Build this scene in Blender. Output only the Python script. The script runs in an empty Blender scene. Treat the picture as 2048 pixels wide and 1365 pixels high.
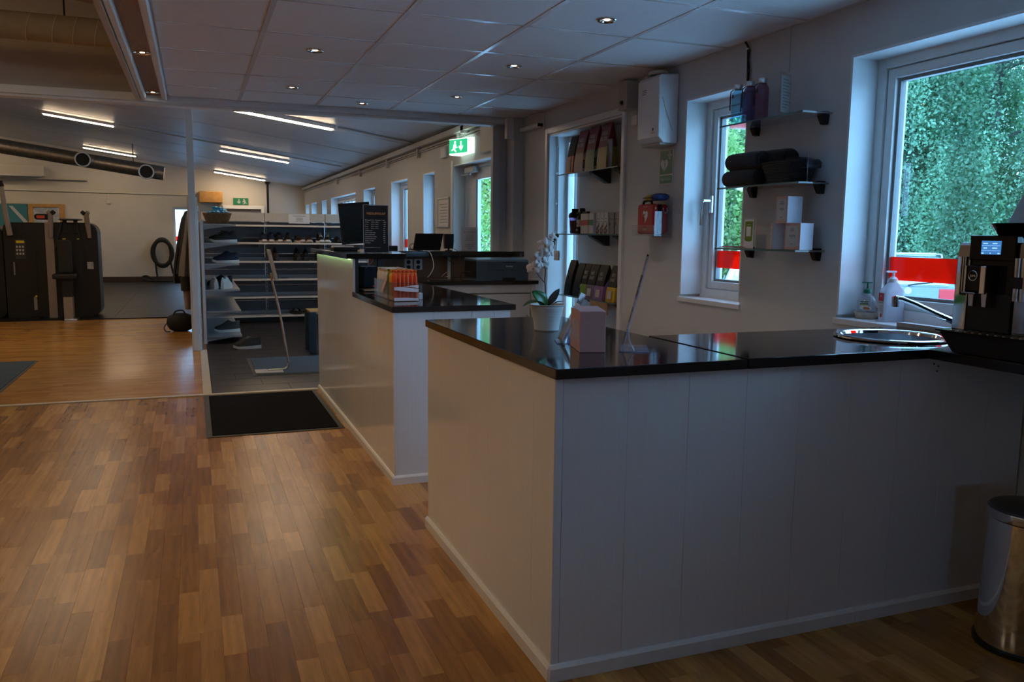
import bpy, bmesh, math, random
import numpy as np
from mathutils import Matrix, Vector
random.seed(7)
SC = bpy.context.scene
COL = SC.collection
PI = math.pi

# ------------------------------------------------------------------ camera
FPX = 1651.0
yaw, pitch, roll = math.radians(21.02), math.radians(7.34), math.radians(-0.641)
FW = Vector((math.sin(yaw)*math.cos(pitch), math.cos(yaw)*math.cos(pitch), -math.sin(pitch)))
R0 = Vector((math.cos(yaw), -math.sin(yaw), 0)); D0 = FW.cross(R0)
RX = math.cos(roll)*R0 + math.sin(roll)*D0
DX = -math.sin(roll)*R0 + math.cos(roll)*D0
cd = bpy.data.cameras.new('camera'); cam = bpy.data.objects.new('camera', cd); COL.objects.link(cam)
cd.sensor_width = 36.0; cd.lens = FPX*36.0/2048.0; cd.clip_start = 0.05; cd.clip_end = 400
mw = Matrix.Identity(4)
for i in range(3):
    mw[i][0] = RX[i]; mw[i][1] = -DX[i]; mw[i][2] = -FW[i]
mw[2][3] = 1.25
cam.matrix_world = mw
SC.camera = cam

# ------------------------------------------------------------------ world, exposure
SKY = (0.29, 0.60, 1.0); SKY_STRENGTH = 7.0
w = bpy.data.worlds.new('overcast_sky'); SC.world = w; w.use_nodes = True
bg = w.node_tree.nodes['Background']
bg.inputs[0].default_value = (*SKY, 1); bg.inputs[1].default_value = SKY_STRENGTH
vs = SC.view_settings
vs.view_transform = 'Standard'; vs.look = 'None'; vs.exposure = 0.12; vs.gamma = 1.0; vs.use_curve_mapping = False
SC.cycles.use_denoising = True
SC.cycles.max_bounces = 6; SC.cycles.diffuse_bounces = 3; SC.cycles.glossy_bounces = 3
SC.cycles.transmission_bounces = 4; SC.cycles.transparent_max_bounces = 16
SC.cycles.use_adaptive_sampling = True; SC.cycles.adaptive_threshold = 0.14
SC.cycles.sample_clamp_indirect = 4.0
SC.cycles.caustics_reflective = False; SC.cycles.caustics_refractive = False
DOWNLIGHT_W = 9.0          # reception spots
TUBE_STRENGTH = 46.0       # gym batten diffusers
WARM = (1.0, 0.72, 0.42)

# ------------------------------------------------------------------ helpers
class B:
    def __init__(s): s.v = []; s.f = []
    def add(s, vs_, fs_):
        o = len(s.v); s.v += [tuple(p) for p in vs_]; s.f += [tuple(i+o for i in f) for f in fs_]; return s
    def box(s, x0, x1, y0, y1, z0, z1):
        return s.add([(x0,y0,z0),(x1,y0,z0),(x1,y1,z0),(x0,y1,z0),(x0,y0,z1),(x1,y0,z1),(x1,y1,z1),(x0,y1,z1)],
                     [(0,3,2,1),(4,5,6,7),(0,1,5,4),(1,2,6,5),(2,3,7,6),(3,0,4,7)])
    def prism(s, poly, axis, a, b):
        n = len(poly)
        def P(p, t):
            return {'x': (t, p[0], p[1]), 'y': (p[0], t, p[1]), 'z': (p[0], p[1], t)}[axis]
        vv = [P(p, a) for p in poly]+[P(p, b) for p in poly]
        ff = [tuple(range(n))[::-1], tuple(range(n, 2*n))]+[(i, (i+1) % n, n+(i+1) % n, n+i) for i in range(n)]
        return s.add(vv, ff)
    def loft(s, rings, cap0=True, cap1=True, closed=True):
        n = len(rings[0]); vv = [p for r in rings for p in r]; ff = []
        for k in range(len(rings)-1):
            for i in range(n if closed else n-1):
                j = (i+1) % n
                ff.append((k*n+i, k*n+j, (k+1)*n+j, (k+1)*n+i))
        if cap0: ff.append(tuple(range(n))[::-1])
        if cap1: ff.append(tuple(range((len(rings)-1)*n, len(rings)*n)))
        return s.add(vv, ff)
    def cyl(s, p0, p1, r0, r1=None, n=16, caps=True):
        r1 = r0 if r1 is None else r1
        p0 = Vector(p0); p1 = Vector(p1); d = (p1-p0).normalized()
        u = d.orthogonal().normalized(); w_ = d.cross(u)
        ring = lambda c, r: [tuple(c+u*(r*math.cos(2*PI*i/n))+w_*(r*math.sin(2*PI*i/n))) for i in range(n)]
        return s.loft([ring(p0, r0), ring(p1, r1)], caps, caps)
    def lathe(s, prof, c=(0,0,0), n=24, cap0=False, cap1=False):
        rings = [[(c[0]+r*math.cos(2*PI*i/n), c[1]+r*math.sin(2*PI*i/n), c[2]+z) for i in range(n)] for r, z in prof]
        return s.loft(rings, cap0, cap1)
    def tube(s, pts, r, n=8, closed=False):
        pts = [Vector(p) for p in pts]; m = len(pts); rings = []; u = None
        for k in range(m):
            a = pts[k-1] if (k > 0 or closed) else pts[k]
            b = pts[(k+1) % m] if (k < m-1 or closed) else pts[k]
            d = (b-a); d = d.normalized() if d.length > 1e-9 else Vector((0,0,1))
            u = d.orthogonal() if u is None else (u-d*u.dot(d))
            if u.length < 1e-6: u = d.orthogonal()
            u = u.normalized(); w_ = d.cross(u)
            rr = r[k] if isinstance(r, (list, tuple)) else r
            rings.append([tuple(pts[k]+u*(rr*math.cos(2*PI*i/n))+w_*(rr*math.sin(2*PI*i/n))) for i in range(n)])
        if closed:
            rings.append(rings[0]); return s.loft(rings, False, False)
        return s.loft(rings)
    def ball(s, c, rx, ry=None, rz=None, n=12, m=8):
        ry = rx if ry is None else ry; rz = rx if rz is None else rz
        rings = []
        for k in range(m+1):
            t = -PI/2+PI*k/m; q = max(math.cos(t), 0.002)
            rings.append([(c[0]+rx*q*math.cos(2*PI*i/n), c[1]+ry*q*math.sin(2*PI*i/n), c[2]+rz*math.sin(t)) for i in range(n)])
        return s.loft(rings)
    def quad(s, a, b, c, d): return s.add([a,b,c,d], [(0,1,2,3)])
    def build(s, name, mat, parent=None, smooth=False, bevel=0, world=False, solid=0, sub=0):
        off = Vector((0,0,0))
        if parent is not None and world:
            p = parent
            while p is not None: off += p.location; p = p.parent
        me = bpy.data.meshes.new(name)
        me.from_pydata([tuple(Vector(p)-off) for p in s.v], [], s.f); me.update()
        if smooth:
            bm = bmesh.new(); bm.from_mesh(me); bmesh.ops.recalc_face_normals(bm, faces=bm.faces); bm.to_mesh(me); bm.free()
            for p in me.polygons: p.use_smooth = True
            try: me.set_sharp_from_angle(angle=math.radians(38))
            except Exception: pass
        o = bpy.data.objects.new(name, me); COL.objects.link(o)
        if mat is not None: me.materials.append(MATS[mat] if isinstance(mat, str) else mat)
        if parent is not None: o.parent = parent
        if solid:
            m = o.modifiers.new('thickness', 'SOLIDIFY'); m.thickness = solid; m.offset = 0
        if sub:
            m = o.modifiers.new('smooth', 'SUBSURF'); m.levels = sub; m.render_levels = sub
        if bevel:
            m = o.modifiers.new('edges', 'BEVEL'); m.width = bevel; m.segments = 2; m.limit_method = 'ANGLE'
            m.angle_limit = math.radians(50)
        return o

def tag(o, label, cat=None, group=None, kind=None):
    if label: o['label'] = label
    if cat: o['category'] = cat
    if group: o['group'] = group
    if kind: o['kind'] = kind
    return o
def thing(name, label, cat, loc=(0,0,0), rz=0, group=None):
    o = bpy.data.objects.new(name, None); COL.objects.link(o); o.empty_display_size = 0.05
    o.location = loc; o.rotation_euler = (0, 0, rz)
    return tag(o, label, cat, group)
def struct(o, label=None):
    o['kind'] = 'structure'
    if label: o['label'] = label
    return o
def dup(root, loc, rz, label, group=None):
    r = root.copy(); COL.objects.link(r); r.location = loc; r.rotation_euler = (0, 0, rz); r['label'] = label
    if group: r['group'] = group
    for ch in list(root.children):
        c = ch.copy(); COL.objects.link(c); c.parent = r
        for g in list(ch.children):
            d = g.copy(); COL.objects.link(d); d.parent = c
    return r
def wbox(name, mat, x0, x1, y0, y1, z0, z1, parent=None, bevel=0):
    return B().box(x0,x1,y0,y1,z0,z1).build(name, mat, parent, bevel=bevel, world=True)

def write(txt, size, org, right, up, mat, parent, name='lettering', align='CENTER', bold=0.0, sx=1.0, world=True):
    """flat printed lettering lying in the plane (right, up) at org"""
    cu = bpy.data.curves.new('t', 'FONT'); cu.body = txt; cu.size = size; cu.align_x = align; cu.align_y = 'CENTER'
    cu.offset = bold; cu.resolution_u = 2; cu.extrude = 0.0
    to = bpy.data.objects.new('t', cu); COL.objects.link(to)
    bpy.context.view_layer.update()
    me = bpy.data.meshes.new_from_object(to.evaluated_get(bpy.context.evaluated_depsgraph_get()))
    bpy.data.objects.remove(to); bpy.data.curves.remove(cu)
    r = Vector(right).normalized(); u = Vector(up).normalized(); off = Vector((0,0,0))
    if parent is not None and world:
        p = parent
        while p is not None: off += p.location; p = p.parent
    for v in me.vertices:
        v.co = Vector(org)+r*(v.co.x*sx)+u*v.co.y-off
    me.materials.clear(); me.materials.append(MATS[mat])
    o = bpy.data.objects.new(name, me); COL.objects.link(o)
    if parent is not None: o.parent = parent
    return o

# ------------------------------------------------------------------ materials
MATS = {}
def newmat(name):
    m = bpy.data.materials.new(name); m.use_nodes = True; MATS[name] = m
    nt = m.node_tree; return m, nt, nt.nodes['Principled BSDF']
def M(name, col, rough=0.5, metal=0.0, var=0.06, scale=30.0, bump=0.0, spec=0.5, coat=0.0, bscale=None, trans=0.0, sheen=0.0, aniso=None):
    m, nt, p = newmat(name); N = nt.nodes; L = nt.links
    tc = N.new('ShaderNodeTexCoord'); no = N.new('ShaderNodeTexNoise')
    no.inputs['Scale'].default_value = scale; no.inputs['Detail'].default_value = 3
    if aniso:
        mp = N.new('ShaderNodeMapping'); mp.inputs['Scale'].default_value = aniso
        L.new(tc.outputs['Object'], mp.inputs['Vector']); L.new(mp.outputs['Vector'], no.inputs['Vector'])
    else:
        L.new(tc.outputs['Object'], no.inputs['Vector'])
    mr = N.new('ShaderNodeMapRange'); mr.inputs['To Min'].default_value = 1-var; mr.inputs['To Max'].default_value = 1+var
    mr.inputs['From Min'].default_value = 0.3; mr.inputs['From Max'].default_value = 0.7
    L.new(no.outputs['Fac'], mr.inputs['Value'])
    vm = N.new('ShaderNodeVectorMath'); vm.operation = 'SCALE'; vm.inputs[0].default_value = col
    L.new(mr.outputs['Result'], vm.inputs['Scale']); L.new(vm.outputs['Vector'], p.inputs['Base Color'])
    p.inputs['Roughness'].default_value = rough; p.inputs['Metallic'].default_value = metal
    p.inputs['Specular IOR Level'].default_value = spec; p.inputs['Coat Weight'].default_value = coat
    p.inputs['Transmission Weight'].default_value = trans; p.inputs['Sheen Weight'].default_value = sheen
    if bump:
        b = N.new('ShaderNodeBump'); b.inputs['Strength'].default_value = bump; b.inputs['Distance'].default_value = 0.01
        if bscale:
            n2 = N.new('ShaderNodeTexNoise'); n2.inputs['Scale'].default_value = bscale; n2.inputs['Detail'].default_value = 4
            L.new(tc.outputs['Object'], n2.inputs['Vector']); L.new(n2.outputs['Fac'], b.inputs['Height'])
        else: L.new(no.outputs['Fac'], b.inputs['Height'])
        L.new(b.outputs['Normal'], p.inputs['Normal'])
    return m
def clear(name, tint, refl=1.0, haze=0.0, hazecol=(.9,.9,.9)):
    """thin clear sheet: tinted see-through plus a fresnel reflection, optionally a little milky"""
    m = bpy.data.materials.new(name); m.use_nodes = True; MATS[name] = m; nt = m.node_tree; N = nt.nodes; L = nt.links
    N.remove(N['Principled BSDF']); out = N['Material Output']
    t = N.new('ShaderNodeBsdfTransparent'); t.inputs[0].default_value = (*tint, 1)
    base = t.outputs[0]
    if haze:
        d = N.new('ShaderNodeBsdfDiffuse'); d.inputs[0].default_value = (*hazecol, 1)
        tl = N.new('ShaderNodeBsdfTranslucent'); tl.inputs[0].default_value = (*hazecol, 1)
        m1 = N.new('ShaderNodeMixShader'); m1.inputs[0].default_value = .5; L.new(d.outputs[0], m1.inputs[1]); L.new(tl.outputs[0], m1.inputs[2])
        m2 = N.new('ShaderNodeMixShader'); m2.inputs[0].default_value = haze; L.new(base, m2.inputs[1]); L.new(m1.outputs[0], m2.inputs[2]); base = m2.outputs[0]
    g = N.new('ShaderNodeBsdfGlossy'); g.inputs['Roughness'].default_value = 0.03
    fr = N.new('ShaderNodeFresnel'); ge = N.new('ShaderNodeNewGeometry')
    io = N.new('ShaderNodeMapRange'); io.inputs['To Min'].default_value = 1.45; io.inputs['To Max'].default_value = 1/1.45   # same index from both faces of the thin sheet
    L.new(ge.outputs['Backfacing'], io.inputs['Value']); L.new(io.outputs[0], fr.inputs[0])
    mu = N.new('ShaderNodeMath'); mu.operation = 'MULTIPLY'; mu.inputs[1].default_value = refl; mu.use_clamp = True
    L.new(fr.outputs[0], mu.inputs[0])
    mx = N.new('ShaderNodeMixShader'); L.new(mu.outputs[0], mx.inputs[0]); L.new(base, mx.inputs[1]); L.new(g.outputs[0], mx.inputs[2])
    L.new(mx.outputs[0], out.inputs[0]); return m
def glow(name, col, strength, sampled=False):
    m, nt, p = newmat(name)
    p.inputs['Base Color'].default_value = (*col, 1); p.inputs['Emission Color'].default_value = (*col, 1)
    p.inputs['Emission Strength'].default_value = strength
    if not sampled: m.cycles.emission_sampling = 'NONE'
    return m
def wood(name, c_dark, c_mid, c_light, per, along, rough=0.3, gscale=1.0, spread=1.0, coat=0.0):
    """oak strips: tone differs from piece to piece, grain runs along the piece"""
    m, nt, p = newmat(name); N = nt.nodes; L = nt.links
    geo = N.new('ShaderNodeNewGeometry')
    if per == 'object':
        oi = N.new('ShaderNodeObjectInfo'); rnd = oi.outputs['Random']
    else: rnd = geo.outputs['Random Per Island']
    cr = N.new('ShaderNodeValToRGB'); e = cr.color_ramp.elements
    e[0].color = (*c_dark, 1); e[1].color = (*c_light, 1); e[0].position = 0.0; e[1].position = 1.0
    q = cr.color_ramp.elements.new(0.5); q.color = (*c_mid, 1)
    L.new(rnd, cr.inputs[0])
    sc = N.new('ShaderNodeMath'); sc.operation = 'MULTIPLY'; sc.inputs[1].default_value = 37.0; L.new(rnd, sc.inputs[0])
    cmb = N.new('ShaderNodeCombineXYZ'); L.new(sc.outputs[0], cmb.inputs[0]); L.new(sc.outputs[0], cmb.inputs[1]); L.new(sc.outputs[0], cmb.inputs[2])
    add = N.new('ShaderNodeVectorMath'); add.operation = 'ADD'; L.new(geo.outputs['Position'], add.inputs[0]); L.new(cmb.outputs[0], add.inputs[1])
    mp = N.new('ShaderNodeMapping')
    mp.inputs['Scale'].default_value = {'y': (38*gscale, 3.2*gscale, 38*gscale), 'x': (3.2*gscale, 38*gscale, 38*gscale)}[along]
    L.new(add.outputs[0], mp.inputs['Vector'])
    no = N.new('ShaderNodeTexNoise'); no.inputs['Scale'].default_value = 1.0; no.inputs['Detail'].default_value = 6; no.inputs['Distortion'].default_value = 1.2
    L.new(mp.outputs[0], no.inputs['Vector'])
    wv = N.new('ShaderNodeTexWave'); wv.inputs['Scale'].default_value = 0.22; wv.inputs['Distortion'].default_value = 9; wv.inputs['Detail'].default_value = 3; wv.inputs['Detail Scale'].default_value = .6
    L.new(mp.outputs[0], wv.inputs['Vector'])
    mr = N.new('ShaderNodeMapRange'); mr.inputs['From Min'].default_value = 0.3; mr.inputs['From Max'].default_value = 0.72
    mr.inputs['To Min'].default_value = 0.78; mr.inputs['To Max'].default_value = 1.14; L.new(no.outputs['Fac'], mr.inputs['Value'])
    mr2 = N.new('ShaderNodeMapRange'); mr2.inputs['To Min'].default_value = 0.90; mr2.inputs['To Max'].default_value = 1.05; L.new(wv.outputs['Fac'], mr2.inputs['Value'])
    mp2 = N.new('ShaderNodeMapping'); mp2.inputs['Scale'].default_value = {'y': (420, 24, 420), 'x': (24, 420, 420)}[along]; L.new(add.outputs[0], mp2.inputs['Vector'])
    po_ = N.new('ShaderNodeTexNoise'); po_.inputs['Scale'].default_value = 1.0; po_.inputs['Detail'].default_value = 2; L.new(mp2.outputs[0], po_.inputs['Vector'])
    mr3 = N.new('ShaderNodeMapRange'); mr3.inputs['From Min'].default_value = .60; mr3.inputs['From Max'].default_value = .72; mr3.inputs['To Min'].default_value = 1.0; mr3.inputs['To Max'].default_value = .74
    L.new(po_.outputs['Fac'], mr3.inputs['Value'])
    mm0 = N.new('ShaderNodeMath'); mm0.operation = 'MULTIPLY'; L.new(mr2.outputs[0], mm0.inputs[0]); L.new(mr3.outputs[0], mm0.inputs[1])
    mm = N.new('ShaderNodeMath'); mm.operation = 'MULTIPLY'; L.new(mr.outputs[0], mm.inputs[0]); L.new(mm0.outputs[0], mm.inputs[1])
    vm = N.new('ShaderNodeVectorMath'); vm.operation = 'SCALE'; L.new(cr.outputs['Color'], vm.inputs[0]); L.new(mm.outputs[0], vm.inputs['Scale'])
    L.new(vm.outputs[0], p.inputs['Base Color'])
    p.inputs['Roughness'].default_value = rough; p.inputs['Coat Weight'].default_value = coat; p.inputs['Coat Roughness'].default_value = .2
    b = N.new('ShaderNodeBump'); b.inputs['Strength'].default_value = 0.06; b.inputs['Distance'].default_value = 0.004
    L.new(no.outputs['Fac'], b.inputs['Height']); L.new(b.outputs[0], p.inputs['Normal'])
    return m

M('wall_paint', (.60,.60,.59), .55, var=.02, scale=6, bump=.02, bscale=220)
M('wall_paint_far', (.60,.55,.475), .6, var=.03, scale=3, bump=.02, bscale=200)
M('reveal_white', (.74,.75,.76), .35, var=.015)
M('frame_white', (.80,.80,.79), .3, var=.02)
M('ceiling_tile', (.82,.89,.94), .75, var=.03, scale=90, bump=.06, bscale=350)
M('grid_metal', (.88,.90,.92), .25, metal=.2, spec=.7, var=.02)
M('rail_white', (.80,.86,.88), .45, var=.02)
M('soffit_veneer', (.26,.12,.05), .35, var=.22, scale=5, aniso=(40,2,40))
M('roof_panel', (.54,.58,.66), .42, var=.05, scale=2, aniso=(1,14,1))
M('counter_panel', (.77,.77,.79), .11, var=.025, scale=4, aniso=(60,60,1.2))
M('counter_trim', (.76,.75,.73), .3, var=.03)
M('worktop_black', (.010,.010,.012), .075, var=.35, scale=160, spec=.55)
M('worktop_edge', (.05,.035,.02), .3, var=.2, scale=40)
M('black_board', (.02,.02,.022), .4, var=.2)
M('veneer_brown', (.27,.125,.06), .45, var=.12, scale=8, aniso=(3,3,50))
M('white_cabinet', (.72,.75,.77), .3, var=.02)
M('mat_black', (.006,.006,.010), .95, var=.6, scale=320, bump=.5, bscale=420, spec=.1)
M('mat_rubber', (.05,.052,.055), .6, var=.15)
M('mat_bluegrey', (.085,.115,.145), .95, var=.5, scale=190, bump=.4, bscale=300, spec=.1)
M('floor_screed', (.2,.12,.06), .6, var=.1)
M('tile_dark', (.022,.018,.020), .38, var=.3, scale=14, bump=.1, bscale=60)
M('tile_grout', (.045,.04,.04), .8, var=.2)
M('rubber_floor', (.008,.009,.013), .48, var=.3, scale=80, bump=.05, bscale=200, spec=.3)
M('strip_light', (.62,.55,.43), .4, var=.06)
M('steel', (.62,.63,.65), .22, metal=1.0, var=.04)
M('steel_brushed', (.62,.64,.67), .3, metal=1.0, var=.12, scale=8, aniso=(2,60,2))
M('steel_dark', (.20,.22,.25), .28, metal=1.0, var=.1)
M('chrome', (.78,.80,.82), .06, metal=1.0, var=.02)
M('duct_metal', (.40,.36,.31), .38, metal=.9, var=.12, scale=12)
M('duct_wrap', (.40,.345,.25), .7, var=.08, scale=10, bump=.2, bscale=12)
M('black_plastic', (.010,.010,.011), .4, var=.2, spec=.3)
M('black_gloss', (.005,.005,.006), .08, var=.2, spec=.22)
M('black_soft', (.014,.014,.015), .7, var=.3, scale=60, bump=.2, bscale=150)
M('dark_grey_plastic', (.035,.036,.04), .5, var=.15)
M('grey_plastic', (.22,.225,.23), .45, var=.06)
M('light_grey', (.5,.5,.5), .45, var=.04)
M('white_plastic', (.78,.79,.80), .35, var=.02)
M('cream_plastic', (.66,.62,.53), .45, var=.03)
M('paper', (.78,.77,.75), .7, var=.02)
M('ink', (.03,.03,.035), .7, var=.05)
M('printer_blue', (.055,.10,.14), .42, var=.08)
M('cable_black', (.01,.01,.01), .5, var=.1)
M('cable_white', (.6,.6,.58), .45, var=.05)
M('pot_white', (.72,.70,.67), .5, var=.03)
M('petal', (.80,.74,.72), .5, var=.06, trans=0.0)
M('petal_core', (.55,.32,.12), .5, var=.2)
M('leaf_plant', (.012,.115,.014), .32, var=.25, scale=25)
M('leaf_dull', (.06,.055,.045), .5, var=.3)
M('stem', (.05,.028,.02), .5, var=.2)
M('bud', (.035,.11,.03), .45, var=.2)
M('soil', (.05,.035,.025), .95, var=.5, scale=90, bump=.8)
M('pink_card', (.70,.43,.43), .55, var=.03, scale=60)
M('peach_card', (.66,.40,.33), .55, var=.04, scale=60)
M('lilac_card', (.74,.72,.80), .5, var=.02)
M('label_stone', (.56,.56,.53), .6, var=.05)
M('towel_charcoal', (.011,.011,.014), .95, var=.5, scale=220, bump=.6, bscale=320, sheen=.3, spec=.1)
M('basket_black', (.007,.007,.009), .5, var=.4, scale=90)
M('wicker', (.23,.125,.05), .6, var=.35, scale=60)
M('cover_blue', (.03,.33,.62), .35, var=.25, scale=20)
M('aed_red', (.42,.012,.02), .5, var=.08, scale=80, bump=.05)
M('aed_white', (.75,.74,.72), .5, var=.02)
M('pouch_blue', (.012,.05,.20), .6, var=.2)
M('pouch_yellow', (.62,.45,.03), .55, var=.1)
M('sign_green', (.008,.16,.05), .4, var=.04)
M('bag_red', (.16,.006,.012), .35, var=.15, scale=20)
M('bag_orange', (.50,.07,.03), .4, var=.1)
M('bag_mauve', (.22,.13,.15), .45, var=.12)
M('bag_green', (.035,.085,.045), .45, var=.15)
M('bag_mint', (.26,.33,.27), .45, var=.12)
M('bag_ochre', (.30,.19,.035), .45, var=.15)
M('bag_sand', (.42,.33,.18), .45, var=.12)
M('bag_black', (.006,.006,.007), .55, var=.3, spec=.25)
M('bag_lime', (.15,.30,.02), .4, var=.1)
M('bag_grape', (.24,.12,.30), .4, var=.1)
M('bag_plum', (.16,.13,.21), .4, var=.1)
M('bag_yellow', (.55,.36,.02), .4, var=.1)
M('bag_lilacgrey', (.36,.32,.40), .45, var=.1)
M('print_pale', (.50,.46,.43), .5, var=.05)
M('print_grey', (.22,.21,.21), .5, var=.05)
M('tub_white', (.58,.57,.57), .4, var=.04)
M('tub_red', (.42,.03,.04), .4, var=.05)
M('tub_green', (.02,.19,.05), .4, var=.05)
M('berry_brown', (.075,.015,.012), .45, var=.2)
M('shaker_liquid', (.30,.31,.20), .3, var=.05)
M('cardboard', (.36,.22,.12), .7, var=.06)
M('glass_edge', (.10,.20,.20), .15, var=.05)
M('carrot_orange', (.72,.085,.012), .35, var=.1, scale=30)
M('wrap_clear_pale', (.66,.62,.58), .35, var=.06)
M('wrap_pink', (.80,.55,.55), .5, var=.06)
M('carrot_band', (.70,.68,.74), .4, var=.02)
M('wrap_yellow', (.74,.40,.02), .4, var=.1)
M('wrap_green', (.10,.16,.03), .45, var=.1)
M('red_plastic', (.62,.02,.025), .35, var=.05)
M('tan_board', (.45,.32,.20), .55, var=.06)
M('menu_black', (.016,.015,.018), .6, var=.1, spec=.2)
M('menu_orange', (.85,.34,.07), .5, var=.04)
M('menu_text', (.80,.72,.64), .5, var=.04)
M('screen_dark', (.012,.017,.017), .18, var=.1)
M('soap_green', (.01,.16,.10), .35, var=.05)
M('soap_label_green', (.015,.11,.035), .5, var=.05)
M('soap_label_yellow', (.55,.50,.20), .5, var=.05)
M('almond', (.55,.20,.05), .5, var=.3, scale=90)
M('dish_stone', (.55,.43,.33), .6, var=.12, scale=50)
M('film_label_red', (.55,.02,.03), .45, var=.03)
M('machine_charcoal', (.011,.010,.010), .6, var=.1)
M('machine_grey', (.33,.29,.26), .45, var=.04)
M('machine_pad', (.012,.011,.010), .5, var=.2, bump=.1, bscale=90)
M('yellow_mark', (.70,.60,.02), .45, var=.05)
M('teal_board', (.035,.18,.22), .6, var=.05)
M('frame_orange', (.50,.25,.07), .5, var=.15, scale=10)
M('photo_pale', (.40,.42,.45), .5, var=.3, scale=12)
M('rope_black', (.012,.011,.010), .85, var=.4, scale=140, bump=.6)
M('jacket_black', (.010,.011,.014), .75, var=.3, scale=40, bump=.3, bscale=30)
M('jacket_grey', (.17,.165,.16), .8, var=.12, scale=50, bump=.25, bscale=40)
M('jacket_cuff', (.30,.24,.21), .8, var=.1)
M('nylon_black', (.007,.007,.007), .6, var=.4, scale=60, bump=.4, bscale=25)
M('shelf_enamel', (.40,.40,.40), .45, var=.05)
M('shelf_front', (.72,.65,.55), .4, var=.04)
M('shelf_cream', (.58,.52,.43), .5, var=.04)
M('shelf_backplate', (.15,.16,.175), .5, var=.05)
M('shoe_black', (.010,.010,.011), .6, var=.3, scale=60, bump=.2)
M('shoe_navy', (.012,.02,.05), .65, var=.3, scale=60, bump=.2)
M('shoe_grey', (.05,.055,.05), .65, var=.3, scale=60, bump=.2)
M('shoe_white', (.78,.76,.72), .5, var=.1)
M('sole_white', (.80,.77,.70), .5, var=.06)
M('sole_pale', (.66,.54,.46), .5, var=.06)
M('sole_dark', (.02,.02,.02), .6, var=.1)
M('leather_brown', (.045,.026,.018), .4, var=.2)
M('bench_blue', (.02,.03,.04), .4, var=.1)
M('bench_wood', (.50,.30,.09), .45, var=.15, aniso=(2,40,40))
M('exit_green', (.01,.20,.08), .4, var=.03)
M('asphalt', (.74,.75,.76), .9, var=.15, scale=3)
M('grass', (.16,.26,.05), .9, var=.3, scale=4)
M('bark', (.09,.08,.07), .9, var=.4, scale=8)
M('bark_birch', (.16,.16,.15), .8, var=.4, scale=5, aniso=(2,2,14))
M('car_white', (.72,.74,.75), .2, var=.01, coat=.5)
M('car_silver', (.20,.25,.29), .22, metal=.3, var=.02, coat=.5)
M('car_red', (.55,.03,.035), .22, var=.02, coat=.5)
M('car_glass', (.42,.45,.48), .06, metal=.9, var=.05)
M('tail_red', (.60,.03,.04), .15, var=.05)
M('tyre', (.02,.02,.02), .8, var=.2)
M('sign_blue', (.03,.16,.55), .4, var=.03)
M('fence_white', (.75,.77,.78), .6, var=.04)
M('facade_pale', (.70,.70,.68), .8, var=.04)
M('bin_lid', (.03,.03,.032), .3, var=.1)
M('coffee_wood_reflect', (.25,.24,.23), .12, metal=.9, var=.05)
clear('window_glass', (.93,.97,.97), .9)
clear('acrylic', (.96,.97,.98), 1.0, haze=.05, hazecol=(.85,.88,.95))
clear('acrylic_edge', (.86,.9,.97), 1.2, haze=.35, hazecol=(.75,.8,.95))
clear('shelf_glass', (.86,.95,.93), 1.2, haze=.22, hazecol=(.62,.68,.72))
clear('film_red', (.98,.05,.016), .6, haze=.32, hazecol=(.95,.07,.03))
clear('bottle_blue', (.55,.80,.92), 1.2, haze=.08, hazecol=(.4,.7,.85))
clear('bottle_purple', (.55,.42,.60), 1.2, haze=.16, hazecol=(.34,.22,.36))
clear('bottle_pink', (.70,.45,.55), 1.2, haze=.25, hazecol=(.45,.24,.32))
clear('soap_clear', (.92,.94,.96), 1.2, haze=.25, hazecol=(.8,.82,.86))
clear('milky_plastic', (.92,.93,.97), .8, haze=.92, hazecol=(.80,.81,.88))
glow('tube_diffuser', (1.0, .75, .48), TUBE_STRENGTH, True)
glow('bulb', (1.0, .86, .66), 30.0)
glow('exit_lit_green', (.02, .62, .26), .9)
glow('exit_lit_white', (.75, 1.0, .85), 1.6)
glow('led_green', (.62, 1.0, .42), 7.0)
glow('lcd_blue', (.05, .20, .50), .9)
glow('lcd_text', (.35, .65, 1.0), 1.2)
glow('led_red', (.5, .06, .02), .10)
wood('parquet_piece', (.285,.120,.020), (.40,.182,.034), (.56,.290,.070), 'object', 'y', .27)
wood('parquet_rest', (.285,.120,.020), (.40,.182,.034), (.56,.290,.070), 'island', 'y', .27)
wood('parquet_gym', (.55,.25,.058), (.63,.31,.078), (.70,.37,.105), 'island', 'x', .21)
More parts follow.
